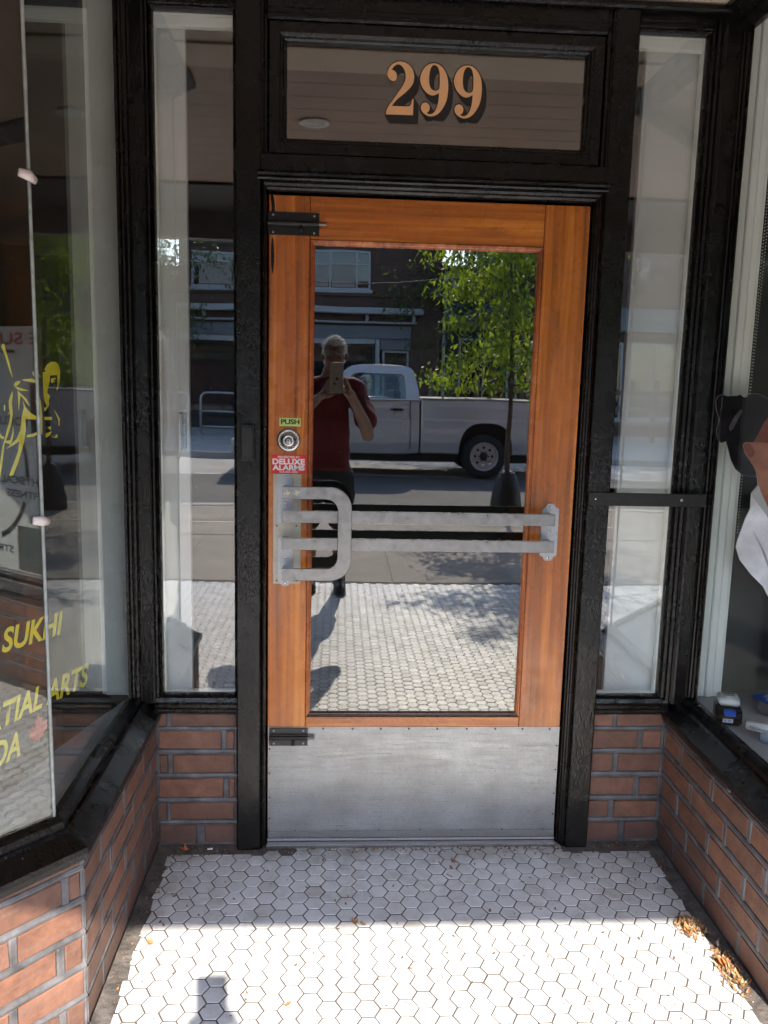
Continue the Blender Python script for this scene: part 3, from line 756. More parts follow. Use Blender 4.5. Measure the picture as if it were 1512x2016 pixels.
# board between transom sash and soffit, runs over the side windows too
level([(0.03, 2.462), (-0.046, 2.4625), (-0.052, 2.468), (-0.052, 2.476), (-0.042, 2.4785), (-0.040, 2.4832), (0.03, 2.4832)], -0.4034, 1.3214, 'head_board', DF, seed=8)
upright([(-0.017, 0.028), (-0.017, -0.034), (-0.012, -0.034), (-0.008, -0.028), (-0.002, -0.024), (0.0, 0.028)], 2.055, 2.4615, 'frame_moulding', DF, n=4, seed=9)
upright([(0.9405, 0.028), (0.9405, -0.034), (0.936, -0.034), (0.932, -0.028), (0.926, -0.024), (0.924, 0.028)], 2.055, 2.4615, 'frame_moulding', DF, n=4, seed=10)

# transom window over the door with the street number
TR = empty('transom_window', (0.457, 0, 2.06), 'small window above the door painted with the number 299', 'window')
prof = [(0.0, 0.025), (0.0, -0.016), (0.004, -0.020), (0.030, -0.020), (0.034, -0.016), (0.038, -0.014), (0.041, -0.006), (0.046, -0.003), (0.049, 0.004), (0.049, 0.025)]
obj('sash', rect_frame(0.0, 0.924, 2.057, 2.400, prof), M['black'], TR)
level([(0.028, 2.401), (-0.020, 2.401), (-0.026, 2.406), (-0.026, 2.412), (-0.034, 2.416), (-0.034, 2.424), (-0.028, 2.428), (-0.028, 2.4615), (0.028, 2.4615)], 0.0005, 0.9235, 'top_rail', TR, seed=12)
obj('glass_pane', box(0.046, 0.878, 0.010, 0.015, 2.100, 2.356), M['glass_transom'], TR)
NUM2 = [(95, 225), (90, 260), (110, 310), (150, 343), (190, 340), (215, 300), (212, 250), (185, 210), (150, 196, 'c'), (165, 165), (215, 125), (265, 130), (305, 175), (330, 235), (332, 320), (300, 400), (240, 490), (170, 590), (110, 670), (72, 745), (68, 795, 'c'), (430, 808, 'c'), (440, 590, 'c'), (420, 590, 'c'), (403, 660), (360, 688), (145, 680, 'c'), (220, 590), (330, 500), (420, 400), (448, 300), (435, 210), (390, 140), (320, 95), (240, 85), (165, 115), (115, 165)]
NUM9 = [(690, 110), (760, 115), (830, 165), (885, 260), (905, 370), (903, 500), (880, 620), (830, 720), (770, 790), (700, 822), (640, 820), (580, 785), (545, 740), (538, 690), (560, 650), (600, 635), (640, 655), (658, 700), (645, 750), (612, 780, 'c'), (660, 795), (710, 775), (745, 720), (770, 640), (780, 560), (782, 505, 'c'), (740, 530), (690, 540), (630, 515), (570, 450), (535, 370), (530, 300), (550, 230), (590, 165), (640, 125)]
NUM9H = [(715, 130), (760, 150), (787, 220), (793, 330), (788, 430), (765, 470), (715, 475), (670, 440), (650, 370), (650, 270), (665, 190), (690, 145)]
def numw(lp, dx=0, dy=0):
    return [(0.3042+2.061e-4*(a+dx)+6.1e-6*(b+dy), 2.3325+8.6e-6*(a+dx)-1.922e-4*(b+dy)) for a, b in lp]
for k, (lps, dx, dy) in enumerate((([NUM2], 0, 0), ([NUM9, NUM9H], 0, 0), ([NUM9, NUM9H], 455, 28))):
    L = [numw(smooth_loop(l), dx, dy) for l in lps]
    b = flat_poly(None, L, 0.0004); on_front(b, 0, 0.0076, 0)
    nobj = obj('numeral', b, M['gold'], TR)
    bm = bmesh.new()
    for q in range(16):
        t = q/15
        Lq = [[(x+t*0.0118, z-t*0.0185) for x, z in l] for l in L]
        bq = flat_poly(None, Lq, 0.0002, offset=0.0030); on_front(bq, 0, 0.0083+q*0.00006, 0); merge(bm, bq)
    sh = obj('numeral_shade', bm, M['numshadow'], nobj)

# ------------------------------------------------------------------ NARROW SIDE WINDOWS
def sidelight(side):
    if side == 'left':
        x0, x1 = -0.322, -0.088; gx0, gx1 = -0.3115, -0.0975
        lab = 'tall narrow window left of the door with white inner trim'
    else:
        x0, x1 = 1.010, 1.226; gx0, gx1 = 1.021, 1.214
        lab = 'tall narrow window right of the door crossed by a black bar'
    root = empty('side_window', ((x0+x1)/2, 0, 0.45), lab, 'window')
    prof = [(0.0, 0.030), (0.0, -0.004), (0.003, -0.007), (0.006, -0.003), (0.0085, 0.0), (0.0105, 0.010), (0.0105, 0.030)]
    obj('casing', rect_frame(x0, x1, 0.486, 2.430, prof), M['black'], root)
    level([(0.03, 2.430), (-0.006, 2.4305), (-0.010, 2.434), (-0.010, 2.442), (-0.020, 2.446), (-0.020, 2.4615), (0.03, 2.4615)], x0+0.0005, x1-0.0005, 'head', root, n=6, seed=x0)
    s0, s1 = (x0-0.012, x1+0.001) if side == 'left' else (x0-0.001, x1+0.024)
    level([(0.03, 0.440), (-0.012, 0.4385), (-0.016, 0.444), (-0.015, 0.452), (-0.011, 0.456), (-0.012, 0.466), (-0.007, 0.472), (-0.003, 0.484), (0.006, 0.4865), (0.03, 0.4865)], s0, s1, 'sill', root, n=10, seed=x0+3)
    obj('glass_pane', box(gx0-0.004, gx1+0.004, 0.012, 0.017, 0.492, 2.424), M['glass_side'], root)
    # white stop on the inside of the glass
    prof = [(0.0, 0.019), (0.0, 0.045), (0.007, 0.045), (0.007, 0.040), (0.009, 0.022), (0.008, 0.019)]
    if side == 'left': obj('inner_stop', rect_frame(x0+0.006, x1+0.012, 0.490, 2.424, prof), M['white'], root)
    else: obj('inner_stop', rect_frame(x0-0.012, x1-0.006, 0.490, 2.424, prof), M['white'], root)
    obj('inner_head', box(gx0-0.004, gx1+0.004, 0.020, 0.046, 2.388, 2.4145, bev=0.002), M['white'], root)
    return root
sidelight('left'); sidelight('right')
# security bar over the right narrow window
SB = empty('security_bar', (1.12, -0.045, 1.11), 'flat black steel bar with two screws across the right narrow window', 'bar')
SBm = box(0.944, 1.300, -0.046, -0.041, 1.1010, 1.1400, bev=0.0015); obj('flat_bar', SBm, M['bolt'], SB)
for sx in (0.966, 1.225):
    bm = bmesh.new(); add_lathe(bm, [(0.0045, 0), (0.0045, -0.001), (0.003, -0.003), (0.001, -0.0035)], (sx, -0.046, 1.1215), 'y', 12); obj('screw', bm, M['steel'], SB, smooth=True)
# alarm contact box on the left jamb
AB = empty('alarm_box', (-0.053, -0.041, 1.26), 'small dark plastic alarm box on the black door post', 'alarm box')
obj('housing', box(-0.0735, -0.0345, -0.060, -0.0405, 1.215, 1.318, bev=0.003, seg=2), M['rubber'], AB)
obj('cover', box(-0.0700, -0.0380, -0.063, -0.060, 1.222, 1.312, bev=0.0015), M['bolt'], AB)

# ------------------------------------------------------------------ THE DOOR
D = empty('door', (0.0, 0.02, 0.04), 'orange varnished wooden door with a large glass pane and metal kick plate', 'door')
def board(name, x0, x1, z0, z1, mat, y0=0.0, y1=0.04, bev=0.0015):
    return obj(name, box(x0, x1, y0, y1, z0, z1, bev=bev), M[mat], D)
st_l = board('stile', 0.0015, 0.1165, 0.040, 1.955, 'wood_v'); board('stile', 0.7825, 0.9125, 0.040, 1.955, 'wood_v')
board('top_rail', 0.1172, 0.7818, 1.8375, 1.955, 'wood_h'); board('bottom_rail', 0.1172, 0.7818, 0.040, 0.424, 'wood_h')
bprof = [(0.0, 0.020), (0.0, -0.0035), (0.002, -0.0055), (0.004, -0.0035), (0.006, -0.003), (0.008, 0.000), (0.010, 0.001), (0.0145, 0.008), (0.0145, 0.020)]
for s in 'ltr':
    obj('glazing_bead', rect_frame(0.1165, 0.7825, 0.424, 1.8375, bprof, s), M['bead'], D)
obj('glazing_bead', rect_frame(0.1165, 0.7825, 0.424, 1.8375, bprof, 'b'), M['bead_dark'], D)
obj('glass_pane', box(0.127, 0.772, 0.010, 0.015, 0.434, 1.827), M['glass_door'], D)
for pts in ([(0.006, 1.955), (0.012, 1.957), (0.017, 1.935), (0.018, 1.912), (0.010, 1.910), (0.0085, 1.93)], [(0.009, 1.83), (0.013, 1.838), (0.0165, 1.80), (0.0155, 1.765), (0.012, 1.740), (0.0085, 1.768), (0.0075, 1.80)]):
    b = flat_poly(None, [smooth_loop(pts, 4)], 0.0003); on_front(b, 0, -0.0003, 0); obj('paint_smear', b, M['black'], D)
kp = bmesh.new(); n = 30
# slightly dented sheet
gx = [[None]*(n+1) for _ in range(13)]
for i in range(13):
    for k in range(n+1):
        x = 0.0035+0.908*k/n; z = 0.042+0.350*i/12
        gx[i][k] = kp.verts.new((x, -0.0022-0.0006*abs(noise.noise(Vector((x*6, z*8, 2)))), z))
for i in range(12):
    for k in range(n): kp.faces.new((gx[i][k], gx[i][k+1], gx[i+1][k+1], gx[i+1][k]))
bmesh.ops.solidify(kp, geom=list(kp.faces), thickness=0.0012)
kick = obj('kick_plate', kp, M['kick'], D)
for p_ in kick.data.polygons: p_.use_smooth = False
def screw(x, y, z, r, parent, mat='screw'):
    bm = bmesh.new(); add_lathe(bm, [(r, 0.001), (r, -0.0006), (r*0.7, -0.0014), (r*0.2, -0.0016)], (x, y, z), 'y', 10)
    return obj('screw', bm, M[mat], parent, smooth=True)
for k in range(9): screw(0.175+k*0.0885+random.uniform(-.004, .004), -0.0034, 0.3855, 0.0032, kick)
for k in range(7): screw(0.09+k*0.131, -0.0034, 0.0475, 0.0030, kick)
for z in (0.33, 0.25, 0.17, 0.10):
    screw(0.9055, -0.0034, z, 0.0028, kick); screw(0.0085, -0.0034, z-0.01, 0.0028, kick)
sweep = obj('door_sweep', box(0.003, 0.912, -0.0065, -0.0040, 0.026, 0.0475, bev=0.0008), M['plate'], D)
# bolts (upper on the wood, lower on the kick plate)
def slide_bolt(x0, x1, z0, z1, y, knob_x, tip):
    r = obj('slide_bolt', box(x0, x1, y-0.003, y, z0, z1, bev=0.0006), M['bolt'], D)
    zc = (z0+z1)/2
    bm = bmesh.new(); add_cyl(bm, (x0, y-0.009, zc), (x1, y-0.009, zc), 0.0072, n=16); add_box(bm, x0+0.002, x1-0.002, y-0.009, y-0.003, zc-0.010, zc+0.010)
    obj('barrel', bm, M['bolt'], r)
    bm = bmesh.new(); add_cyl(bm, (x1-0.004, y-0.009, zc), (tip, y-0.009, zc), 0.0050, n=16); obj('rod', bm, M['plate_dark'], r)
    bm = bmesh.new(); add_cyl(bm, (knob_x, y-0.010, zc-0.004), (knob_x, y-0.017, zc-0.015), 0.0036, n=10)
    add_lathe(bm, [(0.003, 0.006), (0.0055, 0.003), (0.0058, -0.001), (0.003, -0.004)], (knob_x, y-0.018, zc-0.017), 'y', 12); obj('knob', bm, M['bolt'], r, smooth=True)
    for sx in (x0+0.014, x1-0.014):
        for sz in (z0+0.008, z1-0.008): screw(sx, y-0.0032, sz, 0.0036, r, 'plate')
    return r
M['plate_dark'] = steel('dark_steel_rod', (0.20, 0.195, 0.19), 0.35, (40, 40, 40), 0.05)
slide_bolt(-0.0010, 0.1420, 1.8470, 1.9090, -0.0002, 0.092, 0.162)
slide_bolt(0.0070, 0.1250, 0.3320, 0.3890, -0.0045, 0.080, 0.146)
# lock cylinder and escutcheon
lk = bmesh.new()
add_lathe(lk, [(0.0335, 0.0), (0.0345, -0.003), (0.0330, -0.006), (0.0270, -0.0085), (0.0245, -0.0075), (0.0240, -0.004)], (0.0605, -0.0003, 1.2725), 'y', 48)
lock = obj('lock', lk, M['steel'], D, smooth=True)
lk = bmesh.new(); add_lathe(lk, [(0.0238, -0.002), (0.0236, -0.010), (0.0205, -0.0175), (0.0150, -0.0215), (0.0110, -0.0225), (0.0105, -0.0205)], (0.0605, -0.0003, 1.2725), 'y', 48); obj('lock_collar', lk, M['steel'], lock, smooth=True)
lk = bmesh.new(); add_lathe(lk, [(0.0103, -0.015), (0.0101, -0.0222), (0.0090, -0.0238), (0.0020, -0.0242)], (0.0605, -0.0003, 1.2705), 'y', 32); obj('lock_cylinder', lk, M['plate'], lock, smooth=True)
lk = bmesh.new(); add_box(lk, 0.0597, 0.0613, -0.0252, -0.0246, 1.2640, 1.2740); add_cyl(lk, (0.0605, -0.0246, 1.2735), (0.0605, -0.0254, 1.2735), 0.0019, n=10); obj('keyhole', lk, M['ink'], lock)
# stickers
def sticker(name, x0, x1, z0, z1, mat, lines, ink, ph=-0.0004):
    s = obj(name, box(x0, x1, ph-0.0005, ph, z0, z1), M[mat], D)
    bm = bmesh.new()
    for txt, a, b, c, d_, bold, sh in lines:
        t = text_fit(txt, b-a, d_-c, bold=bold, shear=sh); on_front(t, a, ph-0.0008, c); merge(bm, t)
    obj('lettering', bm, M[ink], s, recalc=False); return s
st = sticker('push_label', 0.0330, 0.0950, 1.3130, 1.3365, 'label_green', [('PUSH', 0.0375, 0.0915, 1.3185, 1.3335, 0.045, 0)], 'ink')
sticker('alarm_sticker', 0.0100, 0.1135, 1.1745, 1.2300, 'label_red', [('PROTECTED BY', 0.0280, 0.0940, 1.2200, 1.2262, 0.02, 0.3), ('DELUXE', 0.0135, 0.1080, 1.2010, 1.2182, 0.045, 0), ('ALARMS', 0.0135, 0.1080, 1.1838, 1.2000, 0.045, 0), ('416-410-3020', 0.0330, 0.0880, 1.1768, 1.1822, 0.02, 0.3)], 'ink_white')
# pull handle, push bars and their plates
bp = obj('backing_plate', box(0.0160, 0.0985, -0.0026, -0.0001, 0.8430, 1.1735, bev=0.0006), M['cream_plate'], D)
for x, z in ((0.027, 1.019), (0.085, 1.019), (0.027, 0.853), (0.087, 0.853)): screw(x, -0.0029, z, 0.0028, bp)
def ornate(x0, x1, z0, z1, top=True, bot=True):
    w = x1-x0; t = 0.013; k = 0.20
    p = [(x0, z0+(t if bot else 0)), ]
    if bot: p = [(x0, z0+t+0.004), (x0+0.003, z0+t+0.001), (x0+w*k, z0+t-0.002), (x0+w*(k+.06), z0+0.004), (x0+w*(k+.14), z0), (x1-w*(k+.14), z0), (x1-w*(k+.06), z0+0.004), (x1-w*k, z0+t-0.002), (x1-0.003, z0+t+0.001), (x1, z0+t+0.004)]
    else: p = [(x0, z0), (x1, z0)]
    if top: p += [(x1, z1-t-0.004), (x1-0.003, z1-t-0.001), (x1-w*k, z1-t+0.002), (x1-w*(k+.06), z1-0.004), (x1-w*(k+.14), z1), (x0+w*(k+.14), z1), (x0+w*(k+.06), z1-0.004), (x0+w*k, z1-t+0.002), (x0+0.003, z1-t-0.001), (x0, z1-t-0.004)]
    else: p += [(x1, z1), (x0+0.01, z1), (x0, z1-0.005)]
    return flat_poly(None, [p], 0.0036)
def ornate_plate(x0, x1, z0, z1, y, top, bot, screws):
    b = ornate(x0, x1, z0, z1, top, bot); on_front(b, 0, y-0.0018, 0); r = obj('bracket_plate', b, M['plate'], D)
    for x, z in screws: screw(x, y-0.0036, z, 0.0044, r, 'steel')
    return r
HP = []
HP.append(ornate_plate(0.0290, 0.0760, 1.0300, 1.1740, -0.0026, True, False, [(0.0520, 1.1640), (0.0520, 1.0890)]))
HP.append(ornate_plate(0.0300, 0.0765, 0.8385, 0.9870, -0.0026, False, True, [(0.0525, 0.9250), (0.0525, 0.8475)]))
RP = ornate_plate(0.8180, 0.8700, 0.9240, 1.0980, -0.0001, True, True, [(0.8445, 1.0880), (0.8445, 1.0130), (0.8430, 0.9340)])
def bar(z, name):
    r = obj(name, box(0.0460, 0.8440, -0.0640, -0.0560, z-0.0170, z+0.0170, bev=0.0012), M['alu'], D)
    for x in (0.0545, 0.8355):
        yb = -0.0062 if x < 0.4 else -0.0037
        obj('standoff', box(x-0.0080, x+0.0080, -0.0560, yb, z-0.0130, z+0.0130, bev=0.0015), M['plate'], r)
    for zz in (z-0.0172, z+0.0172):
        obj('edge_highlight', box(0.0465, 0.8435, -0.0635, -0.0565, min(zz, zz), zz+0.0006), M['alu_bright'], r)  # thin slivers of brighter metal, painting the highlight along the bar edges
bar(1.0575, 'push_bar'); bar(0.9770, 'push_bar')
# D shaped pull: flat band bent round two corners
def d_pull():
    zt, zb, xr, x0, w, R = 1.1455, 0.8710, 0.2470, 0.0470, 0.0355, 0.062
    outer = [(x0, zt)]; inner = [(x0, zt-w)]
    seg = 10
    for i in range(seg+1):
        a = PI/2*(1-i/seg); outer.append((xr-R+R*math.cos(a), zt-R+R*math.sin(a)))
    ri = R-0.028
    for i in range(seg+1):
        a = PI/2*(1-i/seg); inner.append((xr-0.040-ri+ri*math.cos(a), zt-w-ri+ri*math.sin(a)))
    for i in range(seg+1):
        a = -PI/2*(i/seg); outer.append((xr-R+R*math.cos(a), zb+R+R*math.sin(a)))
    for i in range(seg+1):
        a = -PI/2*(i/seg); inner.append((xr-0.040-ri+ri*math.cos(a), zb+w+ri+ri*math.sin(a)))
    outer.append((x0, zb)); inner.append((x0, zb+w))
    bm = bmesh.new(); m = len(outer); c = 0.0012
    y0, y1 = -0.0760, -0.0680
    rows = []
    for (ox, oz), (ix, iz) in zip(outer, inner):
        d = Vector((ox-ix, oz-iz)).normalized()*c
        rows.append([bm.verts.new(p) for p in ((ox-d.x, y0, oz-d.y), (ox, y0+c, oz), (ox, y1, oz), (ix, y1, iz), (ix, y0+c, iz), (ix+d.x, y0, iz+d.y))])
    for k in range(m-1):
        for i in range(6): bm.faces.new((rows[k][i], rows[k][(i+1) % 6], rows[k+1][(i+1) % 6], rows[k+1][i]))
    bm.faces.new(rows[0]); bm.faces.new(rows[-1][::-1])
    r = obj('pull_handle', bm, M['alu'], D)
    for z in (zt-w/2, zb+w/2): obj('standoff', box(0.0475, 0.0640, -0.0680, -0.0062, z-0.013, z+0.013, bev=0.0015), M['plate'], r)
    # worn remains of a sticker
    bm = bmesh.new()
    for k in range(46):
        cx = random.choice((0.0625, 0.0875))+random.gauss(0, 0.0048); cz = 1.1275+random.gauss(0, 0.0042)
        a = random.uniform(0, PI); w1 = random.uniform(0.0006, 0.0012); l1 = random.uniform(0.0018, 0.0042)
        dx, dz = math.cos(a)*l1, math.sin(a)*l1; nx, nz = -math.sin(a)*w1, math.cos(a)*w1; yy = -0.0761-k*0.000004
        bm.faces.new([bm.verts.new(p) for p in ((cx-dx, yy, cz-dz), (cx+nx, yy, cz+nz), (cx+dx, yy, cz+dz), (cx-nx, yy, cz-nz))])
    obj('sticker_residue', bm, M['residue'], r)
M['residue'] = simple('sticker_residue', (0.62, 0.62, 0.42), 0.6)
d_pull()
# threshold
TH = empty('threshold', (0.457, -0.01, 0.0), 'worn metal threshold strip under the door', 'threshold')
obj('plate', box(-0.001, 0.9165, -0.024, 0.06, -0.003, 0.012, bev=0.003), M['plate'], TH)
obj('ridge', box(0.0, 0.9155, -0.004, 0.03, 0.0125, 0.022, bev=0.002), M['plate'], TH)

# ------------------------------------------------------------------ SOFFIT, SHOP FRONT ABOVE, INTERIOR SHELL
ZC = 2.484
sf = obj('ceiling', box(-4.6, 5.6, -3.15, 0.0, ZC+0.03, ZC+0.10), M['dark_beam']); tag(sf, kind='structure')
obj('painted_panel', box(-4.4, 5.4, -0.36, -0.001, ZC+0.002, ZC+0.03), M['soffit_paint'], sf)
obj('painted_panel', box(-4.4, 5.4, -0.560, -0.362, ZC-0.006, ZC+0.03), M['soffit_paint'], sf)
y = -0.563; k = 0
while y > -2.30:
    w = 0.145
    obj('ceiling_board', box(-4.4, 5.4, y-w+0.0012, y-0.0004, ZC+0.004, ZC+0.03, bev=0.002), M['soffit_wood'], sf); y -= w; k += 1
obj('dark_boarding', box(-4.4, 5.4, -3.12, y-0.002, ZC-0.012, ZC+0.03), M['dark_beam'], sf)
fa = obj('fascia', box(-9, 10, -3.24, -3.12, 2.322, 2.62), M['fascia']); tag(fa, kind='structure')
dl = empty('ceiling_light', (0.09, -1.16, ZC), 'round white recessed ceiling light in the wooden soffit', 'ceiling light')
bm = bmesh.new(); add_lathe(bm, [(0.062, 0.006), (0.062, -0.004), (0.052, -0.006), (0.046, 0.0), (0.044, 0.004)], (0.09, -1.16, ZC), 'z', 32); obj('trim_ring', bm, M['white'], dl, smooth=True)
bm = bmesh.new(); add_lathe(bm, [(0.043, 0.006), (0.040, 0.0), (0.010, -0.002)], (0.09, -1.16, ZC), 'z', 24); obj('lens', bm, M['white_inner'], dl, smooth=True)
M['shop_brick'] = simple('brown_brick_shopfront', (0.16, 0.075, 0.05), 0.8, var=0.3, vscale=8)
SB2 = empty('shop_building', (0.45, 3, 0), 'building that holds the recessed shop doorway', 'building')
obj('upper_wall', box(-9, 10, -3.20, 6.6, 2.625, 6.3), M['shop_brick'], SB2)
obj('left_pier', box(-9, XFL-0.10, -3.16, -2.9, 0.0, 2.60), M['shop_brick'], SB2)
obj('right_pier', box(XFR+0.10, 10, -3.16, -2.9, 0.0, 2.60), M['shop_brick'], SB2)
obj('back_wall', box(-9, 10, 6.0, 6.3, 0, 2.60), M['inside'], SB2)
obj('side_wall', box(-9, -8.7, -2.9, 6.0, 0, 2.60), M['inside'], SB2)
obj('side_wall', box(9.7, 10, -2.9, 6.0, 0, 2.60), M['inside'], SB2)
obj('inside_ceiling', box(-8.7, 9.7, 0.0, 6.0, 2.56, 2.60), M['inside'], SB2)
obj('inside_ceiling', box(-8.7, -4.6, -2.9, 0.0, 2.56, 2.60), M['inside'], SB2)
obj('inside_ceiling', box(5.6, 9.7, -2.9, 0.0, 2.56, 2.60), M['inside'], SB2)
ifl = obj('inside_floor', box(-8.7, 9.7, 0.10, 6.0, -0.05, -0.008), M['inside']); tag(ifl, kind='structure')
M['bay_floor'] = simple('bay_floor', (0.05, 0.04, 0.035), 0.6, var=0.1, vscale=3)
tag(obj('inside_floor', box(-8.7, XFL-0.02, -2.9, 0.10, -0.05, -0.008), M['bay_floor']), kind='structure')
tag(obj('inside_floor', box(XFR+0.02, 9.7, -2.9, 0.10, -0.05, -0.008), M['bay_floor']), kind='structure')
# partition wall between the room behind the door and the display bays
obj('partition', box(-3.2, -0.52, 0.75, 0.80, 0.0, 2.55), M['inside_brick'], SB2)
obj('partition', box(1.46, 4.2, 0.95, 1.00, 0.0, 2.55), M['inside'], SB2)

# ------------------------------------------------------------------ THINGS BEHIND THE GLASS
def poly_slab(name, pts, z0, z1, mat, parent=None):
    bm = bmesh.new(); a = [bm.verts.new((x, y, z0)) for x, y in pts]; b = [bm.verts.new((x, y, z1)) for x, y in pts]
    bm.faces.new(a[::-1]); f = bm.faces.new(b)
    for i in range(len(pts)):
        j = (i+1) % len(pts); bm.faces.new((a[i], a[j], b[j], b[i]))
    bmesh.ops.triangulate(bm, faces=[f])
    return obj(name, bm, mat, parent)
GLi = off_path(PL, -0.075); GRi = off_path(PR, 0.075)
edge = [(-0.410, 0.0), (-0.427, -0.037), (-0.437, -0.088), (-0.451, -0.126), (-0.473, -0.202), (-0.490, -0.279), (-0.512, -0.358), (-0.525, -0.45), (-0.545, -0.60), (-0.59, -0.72), (-0.70, -0.87), (-1.10, -1.32), (-2.70, -3.05)]
sh = poly_slab('display_shelf', [(GLi[0][0], 0.0), (GLi[1][0], GLi[1][1]), (GLi[2][0], GLi[2][1])]+edge[::-1], 0.462, 0.486, M['shelf'])
tag(sh, 'narrow pale curved shelf behind the left display window', 'shelf')
sh = poly_slab('display_shelf', [(GRi[0][0], 0.0), (GRi[1][0], GRi[1][1]), (GRi[2][0], GRi[2][1]), (4.4, -2.6), (2.1, -0.2), (2.0, 0.05), (GRi[0][0], 0.05)], 0.462, 0.486, M['shelf'])
tag(sh, 'wide pale shelf behind the right display window holding tools', 'shelf')
# brick inner face under the left shelf
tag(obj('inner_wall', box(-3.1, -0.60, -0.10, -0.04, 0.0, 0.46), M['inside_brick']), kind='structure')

def inner_door(x0, x1, lab, handle):
    r = empty('inner_door', ((x0+x1)/2, 0.07, 0.0), lab, 'door')
    obj('leaf', box(x0, x1, 0.060, 0.085, 0.01, 2.46, bev=0.002), M['white_inner'], r)
    if handle:
        hx = x1-0.026
        h = bmesh.new(); add_tube(h, [(hx, 0.058, 1.236), (hx, 0.044, 1.240), (hx, 0.040, 1.290), (hx, 0.044, 1.338), (hx, 0.058, 1.342)], 0.0036, n=8)
        obj('pull_handle', h, M['white'], r, smooth=True)
        obj('handle_plate', box(hx+0.006, hx+0.017, 0.0565, 0.0598, 1.238, 1.340, bev=0.001), M['plate'], r)
inner_door(-0.352, -0.235, 'white inner panel with a small pull handle behind the left narrow window', True)
inner_door(1.064, 1.256, 'plain white inner panel behind the right narrow window', False)
def lumpy(bm, c, r, seed, n=2, amp=0.18, fr=2.2):
    b = bmesh.new(); bmesh.ops.create_icosphere(b, subdivisions=4, radius=1)
    for v in b.verts:
        d = noise.noise(v.co*fr+Vector((seed, seed*2, 0)))*amp+noise.noise(v.co*fr*3+Vector((seed, 0, 5)))*amp*0.4
        v.co = Vector((v.co.x*r[0], v.co.y*r[1], v.co.z*r[2]))*(1+d)+Vector(c)
    merge(bm, b)
for c, r, lab, sd_ in (((-0.345, 0.70, 0.27), (0.085, 0.10, 0.275), 'black vinyl bag standing behind the left narrow window', 3), ((1.285, 0.72, 0.26), (0.075, 0.10, 0.27), 'black vinyl bag standing behind the right narrow window', 8)):
    bm = bmesh.new(); lumpy(bm, c, r, sd_, amp=0.22); o = obj('vinyl_bag', bm, M['vinyl_bag'], smooth=True); tag(o, lab, 'bag')
# black display case with a pale lid, and a tilted panel in the left window
M['lavender'] = simple('pale_lavender_laminate', (0.42, 0.38, 0.44), 0.4)
o = empty('display_cabinet', (-1.15, -0.55, 0.0), 'black cabinet with a pale top in the left display window', 'cabinet')
obj('cabinet_body', box(-1.9, -0.86, -0.42, 0.10, 0.0, 1.86, bev=0.004), M['inside'], o)
obj('cabinet_top', box(-1.92, -0.84, -0.44, 0.12, 1.862, 1.885, bev=0.003), M['lavender'], o)

